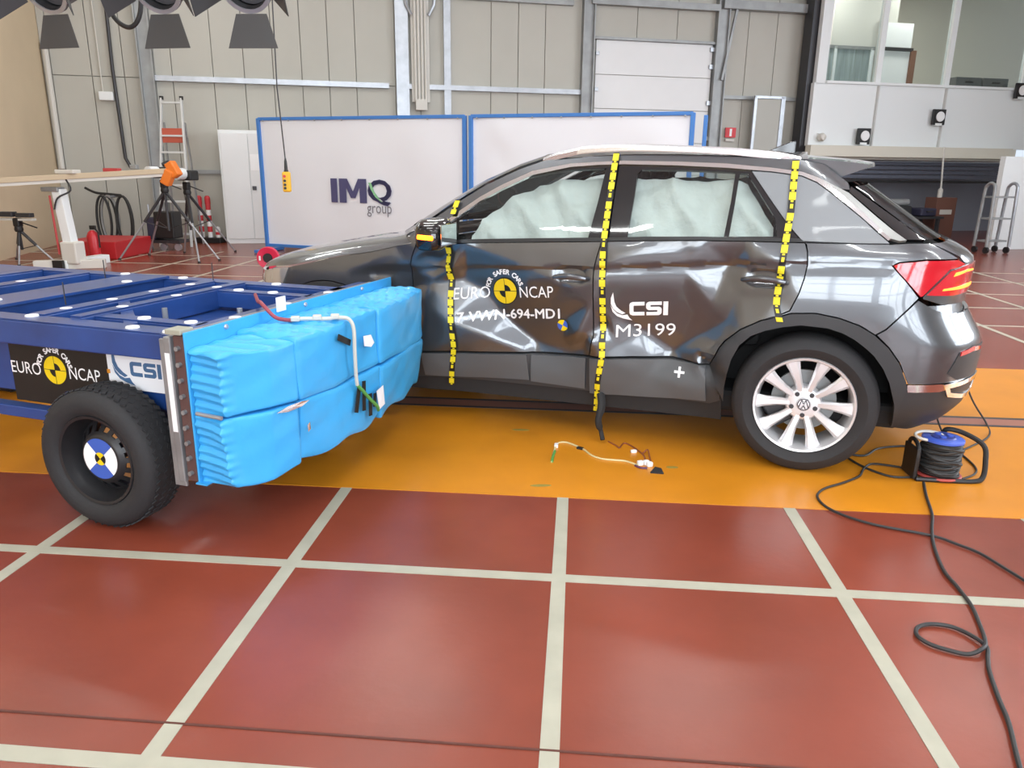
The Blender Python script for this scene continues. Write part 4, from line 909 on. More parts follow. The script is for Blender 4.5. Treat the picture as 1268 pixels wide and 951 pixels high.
# round white measuring targets on the deck
for x,y,z in ((-.879,.132,.0),(-.885,.30,0),(-.89,.549,0),(-.887,.80,0),(-.887,1.05,0),(-.68,.40,.005),(-.68,.72,.005),(-.68,1.0,.005),(-.333,.10,0),(-.15,.09,0),(-.43,.26,0),(-.20,.26,0),(-1.29,.30,.012),(-1.20,.95,.012),(-1.75,.30,0),(-1.75,.80,0),(-2.1,.9,0),(-.10,.40,0),(-.10,.75,0),(-.10,1.1,0),(-.35,1.0,0),(-.55,1.0,0),(-.5,1.24,0),(-1.1,1.24,0),(-1.5,1.24,0),(-1.6,.10,0)):
    MB().lathe([(0,.006),(.024,.006),(.026,0)],14,Matrix.Translation((x,y,.8055+z))).build('survey_target','paper_white',tro,smooth=True)
for x,y in ((-.25,.62),(-.55,.5)): MB().cyl((x,y,.70),(x,y,.80),.012,8).build('pin','galv',tro,smooth=True)
for x,y in ((-1.0,.40),(-1.5,1.1),(-.9,1.24)): MB().cyl((x,y,.80),(x,y,.90),.003,6).build('wire_aerial','dark_metal',tro)
# sign boards on the near side of the frame
def flat(name,vs,fs,org,ma,par,y): return MB().add([(org[0]+x,y,org[1]+z) for x,z in vs],fs).build(name,ma,par)
sb=MB().box((-.815,.166,.555),(.53,.008,.265)).build('sign_board','decal_black',tro); OS=(-.835,.575)
def put2(name,vs,fs,ma,lay): flat(name,vs,fs,OS,ma,sb,.1615-.0006*lay)
roundel(put2,.062)
v_,f_=fit_text('EURO',.165,.052); flat('lettering',[(x-.245,z-.03) for x,z in v_],f_,OS,'decal_white',sb,.1613)
v_,f_=fit_text('NCAP',.165,.052); flat('lettering',[(x+.075,z-.03) for x,z in v_],f_,OS,'decal_white',sb,.1613)
v_,f_=arc_text('FOR SAFER CARS',.076,radians(165),radians(15),.033,.0012); flat('lettering',v_,f_,OS,'decal_white',sb,.1613)
cs=MB().box((-.412,.166,.615),(.275,.008,.165)).build('sign_board','paper_white',tro)
mat('print_blue',(.06,.14,.28),.5); v_,f_=csi_mesh(.155,.06); flat('lettering',v_,f_,(-.435,.59),'print_blue',cs,.1613)
for P in (SWOOSH1,SWOOSH2): v_,f_=poly_mesh([(x*.16,y*.145) for x,y in P]); flat('logo_swoosh',v_,f_,(-.515,.55),'print_blue',cs,.1613)
MB().box((-.545,.160,.60),(.012,.006,.016)).build('clip','floor_orange',cs)
# wheels: steel rims, plain tyres, printed hub discs
def trolley_wheel():
    o=bpy.data.objects.new('wheel',None); COL.objects.link(o); o.parent=tro; o.empty_display_size=.1
    t_=MB().lathe(tyre_prof(.285,.185,.19),56).build('tyre','rubber',o,smooth=True,sharp=40)
    m=MB()
    for k in range(56):
        a=2*pi*k/56
        for s_ in (-.055,-.018,.018,.055): m.box((.2857*cos(a),.2857*sin(a),s_),(.005,.018,.022),R=Matrix.Rotation(a,3,'Z')@Matrix.Rotation(.5*(1 if s_>0 else -1),3,'X'))
    o2=m.build('tread_blocks','rubber',t_); o2['kind']='stuff'
    MB().lathe([(.187,.075),(.183,.083),(.172,.080),(.165,.05),(.150,.02),(.150,-.08),(.186,-.08)],48).build('rim_barrel',mat('rim_black',(.018,.018,.02),.42),o,smooth=True,sharp=40)
    MB().lathe([(.108,.038),(.095,.052),(.088,.055),(.0,.055),(.0,.049),(.086,.049),(.106,.032)],48,closed=True).build('wheel_disc','rim_black',o,smooth=True,sharp=40)
    MB().lathe([(.151,.0),(.138,.010),(.136,.004),(.150,-.008)],48,closed=True).build('disc_rim','rim_black',o,smooth=True,sharp=40)
    for k in range(16):                       # webs between the ventilation holes
        a=2*pi*k/16; vs=[]
        for r_,h_ in ((.106,.0395),(.140,.0085)):
            for q in (-.011,.011): vs+=[(r_*cos(a)-q*sin(a),r_*sin(a)+q*cos(a),h_),(r_*cos(a)-q*sin(a),r_*sin(a)+q*cos(a),h_-.006)]
        MB().add(vs,[(0,2,6,4),(1,5,7,3),(0,4,5,1),(2,3,7,6),(0,1,3,2),(4,6,7,5)]).build('disc_web','rim_black',o)
    for k,ma in ((0,'decal_blue'),(1,'decal_white'),(2,'decal_blue'),(3,'decal_white')):
        v_,f_=sector(.084,radians(42)+k*pi/2,radians(42)+(k+1)*pi/2,12); MB().add([(x,y,.0565) for x,y in v_],f_).build('hub_print',ma,o)
        v_,f_=sector(.027,radians(42)+k*pi/2,radians(42)+(k+1)*pi/2,8); MB().add([(x,y,.0575) for x,y in v_],f_).build('hub_print','decal_yellow' if k%2==0 else 'decal_black',o)
    return o
def place_tw(o,x,y,sg,spin): o.matrix_basis=Matrix.Translation((x,y,.285))@Matrix.Rotation(sg*pi/2,4,'X')@Matrix.Rotation(spin,4,'Z')
tw=trolley_wheel(); place_tw(tw,-.485,.065,1,0)
for x,y,sg in ((-.485,1.30,-1),(-2.6,.065,1),(-2.6,1.30,-1)): place_tw(copy_tree(tw,tro),x,y,sg,.7)
# ================================================================== THINGS ALONG THE BACK OF THE HALL
def onhall(o): return hall(o)
# cabinet
cb=thing('cabinet','tall white two-door metal cabinet against the grey wall beside banner','cabinet',HP(1.12,.66),HA)
MB().box((.5,.23,1.0),(1.0,.46,2.0)).build('body','white_paint',cb,bevel=.008)
for k,x in enumerate((.265,.735)):
    d_=MB().box((x,-.008,1.02),(.46,.02,1.86)).build('door','white_door',cb,bevel=.004)
    if k==1: MB().box((.56,-.03,1.0),(.07,.03,.07)).build('handle','dark_metal',d_,bevel=.006); MB().box((.62,-.021,1.45),(.20,.004,.28)).build('notice','white',d_)
# banners
def banner(P0,P1,z0,z1,label,logo):
    a=math.atan2(P1[1]-P0[1],P1[0]-P0[0]); L=math.hypot(P1[0]-P0[0],P1[1]-P0[1])
    b=thing('banner_screen',label,'banner',(P0[0],P0[1],0),a,'white banner screens')
    n,m_=40,20; vs=[];fs=[]
    for i in range(n+1):
        for j in range(m_+1):
            x=.03+(L-.06)*i/n; z=z0+(z1-z0)*j/m_
            y=.006*sin(5*x+1.3*z)+.010*sin(2.1*x*z+1)*(.3 if logo else 1)+(0 if logo else .02*math.exp(-((x-.45)/.12)**2)*sin(9*z))
            vs.append((x,y,z))
    for i in range(n):
        for j in range(m_): fs.append((i*(m_+1)+j,(i+1)*(m_+1)+j,(i+1)*(m_+1)+j+1,i*(m_+1)+j+1))
    MB().add(vs,fs).build('sheet','banner_white',b,smooth=True)
    for x in (.0,L): MB().box((x,0,(z1+.03)/2),(.06,.06,z1+.03)).build('frame_post','blue_frame',b,bevel=.006)
    MB().box((L/2,0,z1+.02),(L,.05,.05)).build('frame_rail','blue_frame',b,bevel=.006); MB().box((L/2,0,z0-.01),(L,.05,.05)).build('frame_rail','blue_frame',b,bevel=.006)
    for x in (.03,L-.03): MB().box((x,.0,.03),(.08,.7,.05)).build('foot','blue_frame',b,bevel=.006)
    for k in range(8): MB().cyl((.1+(L-.2)*k/7,-.028,z1-.01),(.1+(L-.2)*k/7,-.02,z1-.01),.014,8).build('eyelet','galv',b)
    return b
b1=banner((-5.21,12.6),(-1.70,11.6),.12,2.10,'white banner screen printed with a dark lettered logo, blue framed','1')
b2=banner((-1.60,11.565),(1.45,10.7),.12,2.10,'plain white banner screen behind the car roof, blue framed',None)
MB().box((3.33,.05,1.05),(.05,.05,2.1)).build('frame_post','blue_frame',b2,bevel=.006)
def m_mesh(w_,h_):
    return (lambda q:([(x*w_,y*h_) for x,y in q[0]],q[1]))(poly_mesh([(0,0),(0,1),(.30,1),(.5,.48),(.70,1),(1,1),(1,0),(.74,0),(.74,.62),(.585,.2),(.415,.2),(.26,.62),(.26,0)]))
def pr(par,vs,fs,x,z,ma,y=-.022): return MB().add([(x+a,y,z+b) for a,b in vs],fs).build('lettering',ma,par)
pr(b1,[(0,0),(.12,0),(.12,.37),(0,.37)],[(0,1,2,3)],1.32,.845,'navy_print'); v_,f_=m_mesh(.50,.37); pr(b1,v_,f_,1.475,.845,'navy_print')
v_,f_=fit_text('Q',.43,.40,.03); pr(b1,v_,f_,1.99,.81,'navy_print')
sw=[(-.02,.30),(.02,.20),(.10,.08),(.22,.0),(.16,.07),(.08,.17),(.03,.30)]; v_,f_=poly_mesh(sw); pr(b1,v_,f_,2.03,.86,'green_print',-.026); v_,f_=poly_mesh([(x*1.05+.012,z*1.04+.02) for x,z in sw[:4]]+[(.22,.02),(.10,.12),(.04,.22),(.0,.31)]); pr(b1,v_,f_,2.02,.86,'banner_white',-.025)
v_,f_=fit_text('group',.44,.17); pr(b1,v_,f_,1.97,.64,'grey_print')
# step ladder
la=thing('step_ladder','aluminium step ladder with a red platform leaning near the steel column','ladder',(-7.04,13.12,0),.1)
fl_=lambda t:Vector((-.27+.10*t,-.15+.45*t,2.5*t)); fr_=lambda t:Vector((.27-.10*t,-.15+.45*t,2.5*t))
for f_ in (fl_,fr_): MB().bar(f_(0),f_(1),.03,.06,up=(0,1,0)).build('rail',mat('ladder_alu',(.62,.63,.62),.4),la,bevel=.004)
for k in range(9):
    t=.11*(k+1)-.02; 
    if k==7: continue
    MB().bar(fl_(t),fr_(t),.07,.03).build('tread','ladder_alu',la)
MB().box((0,.20,1.88),(.36,.03,.24)).build('platform',mat('ladder_red',(.50,.10,.06),.5),la,bevel=.006)
for s_ in (-1,1): MB().bar((s_*.25,.46,0),(s_*.18,.32,2.1),.025,.04,up=(0,1,0)).build('rear_leg','galv',la); MB().box((s_*.17,.30,2.5),(.05,.06,.06)).build('end_cap','black',la)
# camera tripods
def tripod(name,label,apex,feet,head,group='camera tripods'):
    c=Vector((sum(f[0] for f in feet)/3,sum(f[1] for f in feet)/3,0)); t=thing(name,label,'tripod',c,0,group); A=Vector(apex)-c
    for f in feet:
        F_=Vector((f[0],f[1],0))-c; d=(F_-A); k=A+d*.45
        lg=MB().tube([A+d*.02,k],.022,8).build('leg','dark_metal',t,smooth=True); MB().tube([k-d*.03,F_+Vector((0,0,.015))],.014,8).build('leg_extension','galv',lg,smooth=True); MB().cyl(F_,F_+Vector((0,0,.03)),.022,8).build('rubber_foot','black',lg)
        MB().tube([A+d*.45,Vector((A.x,A.y,A.z*.45))],.007,6).build('brace','dark_metal',t)
    MB().cyl((A.x,A.y,A.z*.42),(A.x,A.y,A.z+.04),.02,10).build('centre_column','dark_metal',t,smooth=True)
    MB().lathe([(.0,.06),(.05,.05),(.06,.0),(.05,-.03),(.0,-.03)],14,Matrix.Translation(A)).build('crown','black',t,smooth=True)
    MB().box(A+Vector((0,0,.10)),(.09,.10,.12)).build('pan_head','black',t,bevel=.015); MB().tube([A+Vector((.05,0,.1)),A+Vector((.22,.08,.02))],.01,6).build('pan_handle','black',t)
    head(t,A+Vector((0,0,.17))); return t
def head1(t,p):
    MB().box(p+Vector((0,.0,.09)),(.20,.26,.16)).build('camera_body','black',t,bevel=.02); MB().cyl(p+Vector((-.02,-.13,.11)),p+Vector((-.06,-.30,.11)),.07,14).build('lens_hood','white_paint',t,smooth=True); MB().cyl(p+Vector((.05,-.08,.2)),p+Vector((.12,-.02,.24)),.03,8).build('viewfinder','black',t,smooth=True)
def head2(t,p):
    MB().box(p+Vector((.03,.0,.09)),(.24,.26,.15)).build('camera_body','black',t,bevel=.02); MB().cyl(p+Vector((.02,-.1,.11)),p+Vector((0,-.30,.11)),.085,16).build('lens_hood','white_paint',t,smooth=True); MB().cyl(p+Vector((0,-.302,.11)),p+Vector((-.001,-.31,.11)),.06,16).build('lens','black',t)
def head3(t,p):
    MB().box(p+Vector((-.14,0,.04)),(.22,.12,.07)).build('camera_body','dark_metal',t,bevel=.01); MB().box(p+Vector((.12,0,.03)),(.22,.10,.06)).build('camera_body','dark_metal',t,bevel=.01); MB().box(p+Vector((0,0,-.03)),(.5,.09,.03)).build('cross_bar','off_white',t)
tripod('camera_tripod','tall tripod with a black camera standing beside the orange ended beam',(-6.19,11.27,1.02),[(-6.88,11.02),(-6.8,11.7),(-5.4,11.19)],head1)
tripod('camera_tripod','tall tripod whose camera has a white ringed lens, before the ladder',(-6.04,11.65,.98),[(-6.42,12.1),(-5.55,10.85),(-5.7,12.41)],head2)
tripod('camera_tripod','low tripod with two small cameras on a bar before the tan wall',(-7.87,10.3,.49),[(-8.37,10.81),(-7.77,10.06),(-7.41,10.35)],head3)
# gantry beam on its stand
bm_=thing('gantry_beam','long tan wooden beam with an orange end clamp on a white stand','beam',(-7.0,10.0,0),0)
A=Vector((-1.6,-1.3,1.08)); B=Vector((1.15,.75,1.31))
MB().bar(A,B,.10,.07).build('beam',mat('beam_tan',(.50,.40,.27),.6),bm_,bevel=.005); MB().bar(A-Vector((0,0,.055)),B-Vector((0,0,.055)),.06,.04).build('beam_rail','off_white',bm_)
dB=(B-A).normalized()
for q,rz in ((Vector((.02,0,-.09)),.5),(Vector((.10,.02,.02)),-.5)): MB().box(B+q,(.13,.14,.22),R=Matrix.Rotation(rz,3,'Y')).build('end_clamp',mat('clamp_orange',(.80,.20,.02),.45),bm_,bevel=.02)
MB().box((.55,.42,1.31),(.22,.1,.06)).build('carriage',mat('carriage_red',(.45,.05,.05),.5),bm_,bevel=.01); MB().box((.80,.55,1.36),(.10,.08,.06)).build('carriage_lug','steel_grey',bm_,bevel=.01); MB().box((.15,.05,1.29),(.26,.18,.05)).build('top_plate','off_white',bm_,bevel=.01)
MB().bar((.08,.0,.36),(.02,0,1.06),.13,.15,up=(0,1,0)).build('post','white_paint',bm_,bevel=.01); MB().box((-.05,-.02,1.06),(.24,.16,.06)).build('saddle','grey_steel',bm_,bevel=.01)
MB().box((.10,0,.22),(.22,.22,.30)).build('pedestal','off_white',bm_,bevel=.02); MB().cyl((-.04,-.09,.2),(-.06,-.09,.98),.014,8).build('red_strip','carriage_red',bm_)
MB().bar((-.35,-.2,.06),(.45,.15,.06),.14,.12).build('foot_beam','off_white',bm_,bevel=.01); MB().bar((-.02,-.12,.06),(.10,.70,.06),.16,.12).build('foot_beam','white_paint',bm_,bevel=.01); MB().box((-.03,-.16,.06),(.14,.05,.13)).build('foot_cap','black',bm_)
for x,y in ((-.3,-.18),(.4,.13)): MB().cyl((x,y,0),(x,y,.02),.05,10).build('castor','galv',bm_,smooth=True)
MB().tube(smooth_path([(.15,-.02,1.2),(.22,-.05,1.05),(.05,-.09,.95),(-.02,-.09,.8)],5),.012,6).build('wire','dark_metal',bm_)
# hose coils
hc=thing('hose_coil','dark grey hose coiled in tall loops hanging on the wall','hose',(-8.2,13.25,0),0)
for k,(x,r,ma) in enumerate(((-.17,.15,'cable_black'),(-.12,.16,'steel_grey'),(.16,.13,'cable_black'),(-.20,.13,'cable_black'),(.20,.15,'cable_black'))):
    pts=[(x+r*cos(a),-.02-.03*k,.43+.42*sin(a)) for a in np.linspace(0,2*pi,28)[:-1]]; MB().tube(pts,.022,8,closed=True).build('hose_loop',ma,hc,smooth=True)
MB().tube(smooth_path([(-.55,.0,.98),(-.35,-.02,.90),(-.1,-.03,.88),(.12,-.03,.86)],5),.022,8).build('hose_end','cable_black',hc,smooth=True); MB().cyl((-.0,.06,.84),(.0,-.2,.84),.02,8).build('hook','galv',hc)
# red plinth, extinguisher, dark equipment cart, barrier posts
rp=MB().box((-7.42,11.62,.13),(.85,1.1,.26),rz=.05).build('low_plinth',mat('plinth_red',(.50,.02,.025),.45),bevel=.01); tag(rp,'low bright red plinth along the foot of the wall','plinth')
ex=thing('fire_extinguisher','small red fire extinguisher on the floor beside the white stand','extinguisher',(-7.15,10.85,0),0)
MB().lathe([(.0,.0),(.08,.0),(.085,.02),(.085,.36),(.06,.42),(.025,.45),(.0,.45)],18).build('cylinder',mat('ext_red',(.55,.02,.03),.35),ex,smooth=True); MB().box((.02,0,.49),(.10,.03,.06)).build('valve','black',ex,bevel=.008); MB().tube(smooth_path([(.03,0,.48),(.10,-.02,.42),(.105,-.02,.2)],5),.012,6).build('discharge_hose','black',ex,smooth=True)
dc=thing('equipment_cart','dark equipment box on castors under the camera tripods','cart',(-6.93,12.52,0),0)
MB().box((.05,0,.42),(.34,.30,.44)).build('case','black',dc,bevel=.02); MB().box((-.20,.02,.36),(.14,.28,.36)).build('case',mat('case_navy',(.03,.03,.06),.6),dc,bevel=.02); MB().box((0,0,.15),(.6,.34,.05)).build('deck','dark_metal',dc)
for x in (-.25,0,.25): MB().cyl((x,-.14,.06),(x,-.10,.06),.06,12).build('castor','galv',dc,smooth=True)
MB().cyl((-.27,0,.17),(-.27,0,.75),.015,8).build('handle','galv',dc)
bs=MB().box((-6.82,13.85,.05),(.50,.26,.10)).build('post_base','black',bevel=.01); tag(bs,'black rubber base holding the red and white posts','base')
for k,x in enumerate((-6.97,-6.81)):
    po=thing('marker_post',['red and white striped post beside the ladder','red and white striped post beside the cabinet'][k],'post',(x,13.85,.10),0,'striped posts')
    for i in range(7): MB().lathe([(.045 if i<6 else .05,0),(.045 if i<6 else .05,.098),(0,.098)],12,Matrix.Translation((0,0,.10*i))).build('band',['white','sign_red'][i%2 if i<6 else 1],po,smooth=True,sharp=40)
    MB().lathe([(.05,0),(.05,.03),(.03,.06),(0,.065)],12,Matrix.Translation((0,0,.69))).build('cap','sign_red',po,smooth=True)
MB().cyl((0,0,0),(0,0,.2),.04,10)
sp=thing('marker_post','short white stub post in the black base','post',(-6.66,13.85,.10),0,'striped posts'); MB().lathe([(.04,0),(.045,.15),(.03,.19),(0,.2)],12).build('band','white',sp,smooth=True); MB().lathe([(.046,.05),(.047,.10),(.044,.10)],12).build('ring','sign_red',sp,smooth=True)
# red cable reel on a white post beyond the bonnet
rr=thing('hose_reel','round red reel with a black hub on a white post','reel',(-3.52,8.5,0),.15)
T=Matrix.Translation((0,0,.385))@Matrix.Rotation(pi/2,4,'X')
MB().lathe([(.055,-.03),(.12,-.04),(.125,-.03),(.125,.03),(.12,.04),(.055,.03)],28,T).build('flange',mat('reel_red',(.62,.02,.07),.4),rr,smooth=True,sharp=40); MB().lathe([(0,.045),(.05,.045),(.055,.03),(.055,-.045),(0,-.045)],20,T).build('hub','black',rr,smooth=True,sharp=40)
MB().box((-.085,-.045,.385),(.018,.01,.05)).build('label','white',rr); MB().cyl((0,.05,.0),(0,.05,.40),.02,10).build('post','white_paint',rr,smooth=True); MB().box((0,.05,.01),(.22,.22,.02)).build('base_plate','white_paint',rr)
# hanging crane control
pc=thing('pendant_control','yellow pendant control box hanging on a long cable','control',(-2.67,7.0,1.17),.2)
MB().box((0,0,.09),(.072,.06,.18)).build('box','clamp_yellow' if 'clamp_yellow' in MATS else mat('clamp_yellow',(.80,.45,.02),.45),pc,bevel=.014)
for k,(z,ma) in enumerate(((.14,'sign_red'),(.10,'black'),(.065,'black'),(.035,'black'))): MB().cyl((-.012,-.028,z),(-.012,-.042,z),.012,10).build('button',ma,pc,smooth=True)
MB().lathe([(.022,.18),(.016,.20),(.012,.27),(.006,.30)],10).build('cable_gland','black',pc,smooth=True); MB().tube([(0,0,.28),(-.03,0,.9),(-.02,0,1.6),(.02,0,5.42)],.006,6).build('cable','dark_metal',pc,smooth=True)
# studio floodlights with barn doors on a truss bar
tb=MB().cyl((-3.9,4.5,2.78),(-1.2,4.5,2.78),.03,10).build('lighting_bar','galv',smooth=True); tag(tb,'horizontal steel bar carrying the floodlights below the ceiling','bar')
for x in (-3.6,-1.5): MB().cyl((x,4.5,2.80),(x,4.5,6.58),.015,8).build('drop_rod','galv',tb,smooth=True)
mat('lamp_black',(.02,.02,.022),.45); mat('lamp_glass',(.10,.10,.11),.1,coat=1); mat('flap_metal',(.05,.05,.052),.45)
def flood(x,label,k):
    r_=thing('floodlight',label,'floodlight',(x,4.28,2.33),0,'floodlights on the bar')
    ax=Matrix.Rotation(radians(-62),4,'X')            # local -z is the beam: towards the camera side and down
    m=Matrix.Rotation(radians(-12+6*k),4,'Z')@ax
    MB().lathe([(.0,.26),(.09,.25),(.12,.16),(.125,.0),(.14,-.03),(.14,-.05),(.118,-.05),(.11,-.02)],28,m).build('housing','lamp_black',r_,smooth=True,sharp=40)
    MB().lathe([(.0,-.02),(.06,-.012),(.11,.0)],24,m).build('lens','lamp_glass',r_,smooth=True)
    MB().lathe([(.119,-.052),(.14,-.052),(.14,-.06),(.119,-.06)],28,m,closed=True).build('bezel','galv',r_,smooth=True)
    for a,wd,ma in ((90,.22,'flap_metal'),(180,.18,'flap_metal'),(0,.18,'flap_metal'),(-90,.22,'flap_metal')):
        q=m@Matrix.Rotation(radians(a),4,'Z')@Matrix.Translation((.14,0,-.06))@Matrix.Rotation(radians(50 if a!=90 else 30),4,'Y')
        MB().prism([(0,-wd*.38),(.17,-wd*.62),(.17,wd*.62),(0,wd*.38)],q,-.002,.002).build('barn_door',ma,r_)
    for s_ in (-1,1): MB().tube([m@Vector((s_*.135,0,.05)),Vector((s_*.15,.02,.2)),Vector((s_*.06,.2,.38))],.012,8).build('yoke','galv',r_,smooth=True)
    MB().box((0,.21,.385),(.16,.05,.05)).build('clamp','galv',r_,bevel=.008)
flood(-2.87,'black floodlight with barn doors hung nearest the tan wall',0); flood(-2.25,'black floodlight with barn doors hung at the middle of the bar',1); flood(-1.77,'black floodlight with barn doors hung nearest the pendant cable',2)
lc=MB().tube(smooth_path([(-2.86,4.75,2.95),(-2.85,4.75,2.50),(-2.82,4.75,2.27),(-2.72,4.75,2.19),(-2.64,4.75,2.27),(-2.62,4.75,2.50),(-2.63,4.75,2.95),(-2.66,4.75,6.5)],6),.014,8).build('lamp_cable','cable_black',smooth=True); tag(lc,'black supply cable looped down between two floodlights','cable')
# things under and before the office
ct=thing('tool_cart','grey tubular hand cart with high hoop handles before the white wall','cart',HP(14.85,3.7),HA)
for x in (-.24,.24): MB().tube(smooth_path([(x,-.15,.12),(x,-.12,1.05),(x,-.10,1.2),(x,-.02,1.24),(x,.06,1.2),(x,.10,1.05),(x,.14,.12)],5),.028,8).build('hoop','steel_grey' if x<0 else 'galv',ct,smooth=True)
for z in (.22,.62,1.0): MB().box((0,0,z),(.46,.2,.03)).build('shelf','steel_grey',ct)
for x in (-.22,.22):
    for y in (-.13,.13): MB().cyl((x-.02,y,.06),(x+.02,y,.06),.06,10).build('castor','black',ct,smooth=True)
eq=thing('workbench','dark steel workbench under the office','workbench',HP(14.6,1.3),HA)
MB().box((0,0,.50),(2.0,.6,.05)).build('bench_top','dark_metal',eq)
for x in (-.9,.9):
    for y in (-.25,.25): MB().box((x,y,.24),(.06,.06,.48)).build('leg','dark_metal',eq)
for lab_,x,y,z,a,b,c in (('navy machine case lying at the bare end of the workbench',-.62,0,.53,.5,.4,.15),('large black machine block on the middle of the workbench',.05,.05,.53,.6,.35,.2),('small navy case on the workbench beside the hanging rod',.65,-.05,.53,.4,.4,.16),('long black crate on the floor under the workbench',-.1,0,0,1.2,.4,.3)):
    q_=thing('machine_part',lab_,'machine part',HP(14.6+x,1.3-y,z),HA+.1*x,'machine parts at the workbench'); MB().box((0,0,c/2),(a,b,c)).build('housing','case_navy' if a<.6 else 'black_matte',q_,bevel=.03); MB().box((0,-b/2-.01,c*.6),(a*.4,.03,.03)).build('grip','dark_metal',q_)
q_=MB().cyl((-.3,0,.07),(.3,0,.07),.07,16).build('steel_roller','steel_grey',smooth=True,loc=HP(14.65,1.25,.73),rot=(0,0,HA)); tag(q_,'grey steel roller lying on the black machine block','roller')
bx=thing('cardboard_box','tall brown cardboard box on the floor under the office','box',HP(15.9,1.1),HA); MB().box((0,0,.45),(.5,.35,.9)).build('carton',mat('carton',(.16,.07,.05),.7),bx,bevel=.01); bt=MB().lathe([(0,0),(.05,0),(.05,.16),(.02,.2),(.02,.24),(0,.24)],14).build('bottle','off_white',smooth=True,loc=HP(15.8,1.15,.9)); tag(bt,'small white bottle standing on the brown cardboard box','bottle'); MB().box((0,-.18,.6),(.3,.004,.1)).build('label','off_white',bx)
# ================================================================== THINGS ON THE FLOOR IN FRONT
cr=thing('cable_reel','black cable drum with a blue flange in a tubular black frame','cable reel',(1.765,3.575,0),.03)
m=MB(); prof=[(.0,.022)]
for k in range(9): prof+=[(.083,.022+.018*k),(.091,.031+.018*k)]
prof+=[(.083,.185),(.0,.185)]
MB().lathe(prof,28).build('wound_cable','cable_black',cr,smooth=True,sharp=60)
def rnd_path(z0,ph): return [((.088+.004*sin(5*a+ph))*cos(a),(.088+.004*sin(5*a+ph))*sin(a),z0+.008*sin(a*2+ph)) for a in np.linspace(0,2*pi,30)[:-1]]
for k in range(8): MB().tube(rnd_path(.035+.018*k,k*1.7),.0065,6,closed=True).build('cable_turn','cable_black',cr,smooth=True)
MB().lathe([(.0,.010),(.10,.010),(.105,.016),(.10,.022),(.0,.022)],30).build('lower_flange',mat('flange_red',(.40,.06,.05),.45),cr,smooth=True,sharp=40)
MB().lathe([(.02,.200),(.085,.200),(.092,.195),(.092,.186),(.0,.186)],30).build('upper_flange',mat('reel_blue',(.06,.12,.55),.35),cr,smooth=True,sharp=40)
MB().lathe([(0,.206),(.05,.206),(.055,.200)],20).build('socket_plate',mat('reel_navy',(.03,.05,.25),.4),cr,smooth=True)
for a in (0,2.1,4.2): MB().cyl((.03*cos(a),.03*sin(a),.2),(.03*cos(a),.03*sin(a),.212),.014,10).build('socket_cover','reel_blue',cr,smooth=True)
MB().tube([(.065*cos(a)-.06,.01+.04*sin(a),.20+.01*sin(a)) for a in np.linspace(0,2*pi,20)[:-1]],.007,6,closed=True).build('plug_lead','off_white',cr,smooth=True)
MB().tube(smooth_path([(-.135,-.06,.015),(-.135,-.06,.16),(-.12,.06,.165),(-.12,.08,.02)],6),.010,8).build('frame_end','black',cr,smooth=True)
MB().tube(smooth_path([(-.135,-.075,.012),(.0,-.085,.012),(.13,-.085,.012),(.175,-.07,.03),(.185,-.05,.10),(.18,-.02,.17),(.12,.05,.205),(.06,.09,.21),(.05,.10,.18)],6),.012,8).build('frame_bow','black',cr,smooth=True)
MB().box((-.14,-.01,.085),(.014,.13,.15)).build('frame_plate','black',cr,bevel=.004); MB().tube([(-.13,.08,.012),(.15,.09,.012)],.010,8).build('frame_bar','black',cr)
def cable(label,pts,r=.0055,z=.0,ma='cable_black'):
    o=MB().tube(smooth_path([(p[0],p[1],(p[2] if len(p)>2 else z)+r+.003) for p in pts],7),r,7).build('floor_cable',ma,smooth=True); tag(o,label,'cable','loose cables on the floor'); return o
cable('black cable snaking from the reel and looping once over the red floor',[(1.655,3.46),(1.60,3.30),(1.54,3.10),(1.475,2.95),(1.42,2.80),(1.375,2.62),(1.37,2.50),(1.36,2.38),(1.33,2.26),(1.30,2.17,.006),(1.27,2.12,.012),(1.22,2.10),(1.165,2.115),(1.12,2.145),(1.105,2.19),(1.13,2.235),(1.185,2.255),(1.25,2.235),(1.29,2.15,.004),(1.265,2.08),(1.24,2.02),(1.205,1.90),(1.18,1.80),(1.13,1.66),(1.06,1.45),(.95,1.2)],.0065)
cable('thin dark cable curving past the rear tyre and across the red floor',[(1.64,3.64),(1.60,3.66),(1.50,3.68),(1.43,3.60),(1.38,3.51),(1.28,3.42),(1.16,3.33),(1.105,3.23),(1.13,3.10),(1.25,2.985),(1.45,2.905),(1.52,2.84),(1.575,2.77),(1.61,2.66),(1.64,2.55),(1.68,2.35)])
cable('thin dark cable lying on the orange lane behind the rear tyre',[(1.36,3.86),(1.49,3.79),(1.60,3.90),(1.70,3.95),(1.80,3.96),(1.84,3.86),(1.80,3.72)])
cable('thin dark cable sweeping low between rear tyre and reel frame',[(1.40,3.78),(1.44,3.64),(1.52,3.53),(1.60,3.52),(1.66,3.545)])
cable('thin cable rising from the reel towards the rear bumper',[(1.86,3.53),(1.95,3.60),(2.00,3.70),(2.02,3.90),(2.04,4.10),(2.05,4.30,.12),(2.06,4.42,.40),(2.04,4.50,.64),(1.99,4.52,.72)],.005)
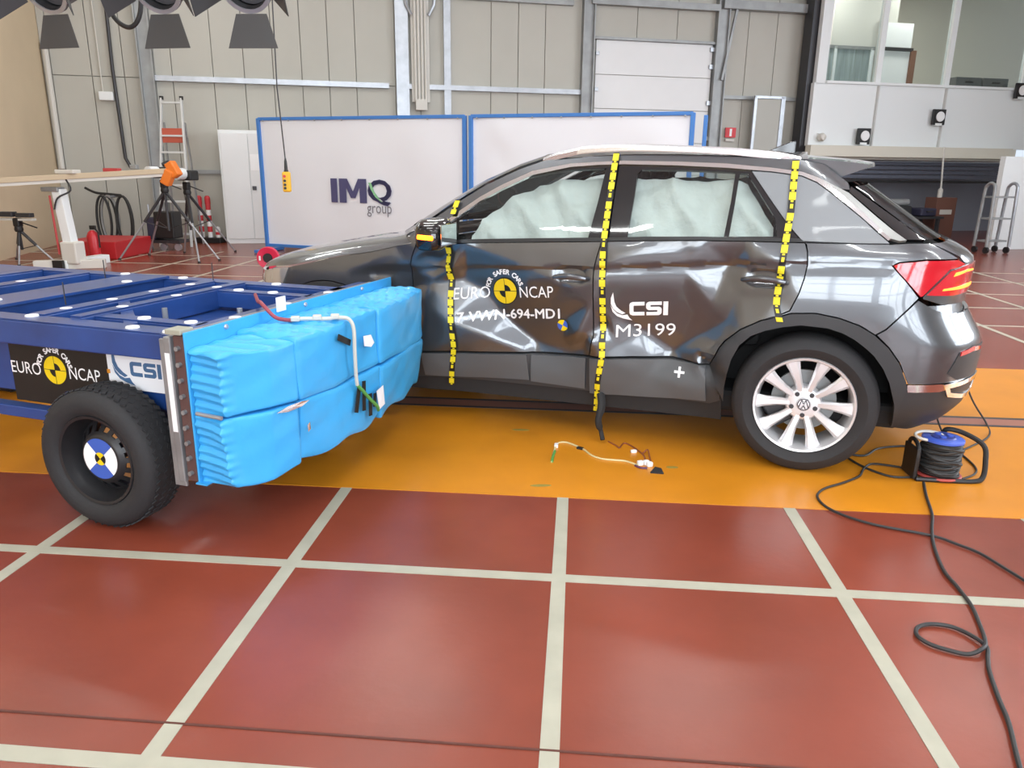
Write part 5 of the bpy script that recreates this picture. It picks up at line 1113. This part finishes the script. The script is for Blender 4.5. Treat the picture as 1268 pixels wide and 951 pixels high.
cable('thin dark cable drooping from the tail and sweeping wide over the lane',[(1.83,3.70),(1.95,3.85),(2.12,4.0),(2.30,4.18),(2.40,4.40),(2.38,4.60,.12),(2.28,4.68,.42),(2.12,4.66,.64),(2.0,4.6,.74)],.005,ma='cable_black')
# torn sensor wiring
sw_=thing('sensor_wiring','torn sensor wiring with a white connector lying on the orange lane','wiring',(.1,3.6,0),0)
W=lambda x,y,z=.006:(x-.1,y-3.6,z)
MB().tube(smooth_path([W(-.09,3.53),W(-.085,3.66),W(-.07,3.79),W(-.03,3.82),W(.02,3.78),W(.07,3.72),W(.11,3.64),W(.16,3.60),W(.22,3.59),W(.28,3.58),W(.335,3.53)],6),.005,6).build('cream_wire',mat('wire_cream',(.65,.55,.28),.5),sw_,smooth=True)
MB().tube(smooth_path([W(-.09,3.53),W(-.087,3.60),W(-.08,3.68)],4),.007,6).build('green_sleeve','lead_green',sw_,smooth=True); MB().box(W(-.075,3.76,.008),(.02,.04,.016)).build('white_plug','white',sw_,bevel=.003)
MB().box(W(.05,3.735,.008),(.035,.02,.012),rz=-.5).build('tape_wrap','decal_black',sw_,bevel=.003)
MB().tube(smooth_path([W(.20,3.86),W(.24,3.80),W(.255,3.77),W(.28,3.84),W(.31,3.82),W(.35,3.74),W(.375,3.66),W(.37,3.58)],6),.004,6).build('brown_wire',mat('wire_brown',(.25,.07,.03),.5),sw_,smooth=True)
MB().tube(smooth_path([W(.37,3.70),W(.395,3.72,.02),W(.40,3.66,.012),(.40-.1,3.58-3.6,.01)],6),.004,6).build('brown_wire','wire_brown',sw_,smooth=True)
for x,y in ((.345,3.545),(.375,3.555),(.39,3.535)): MB().box(W(x,y,.014),(.028,.022,.024),rz=.4).build('white_connector','white',sw_,bevel=.004)
MB().box(W(.325,3.72,.008),(.03,.02,.016),rz=.3).build('white_plug','white',sw_,bevel=.004)
MB().prism([(-.03,-.03),(.035,-.035),(.03,.03),(0,.045)],Matrix.Translation(W(.415,3.475,.001)),0,.008).build('black_flap','black_matte',sw_,bevel=.002); MB().tube(smooth_path([W(.32,3.53),W(.345,3.50),W(.375,3.50)],4),.006,6).build('dark_sleeve',mat('wire_purple',(.10,.03,.08),.5),sw_,smooth=True)
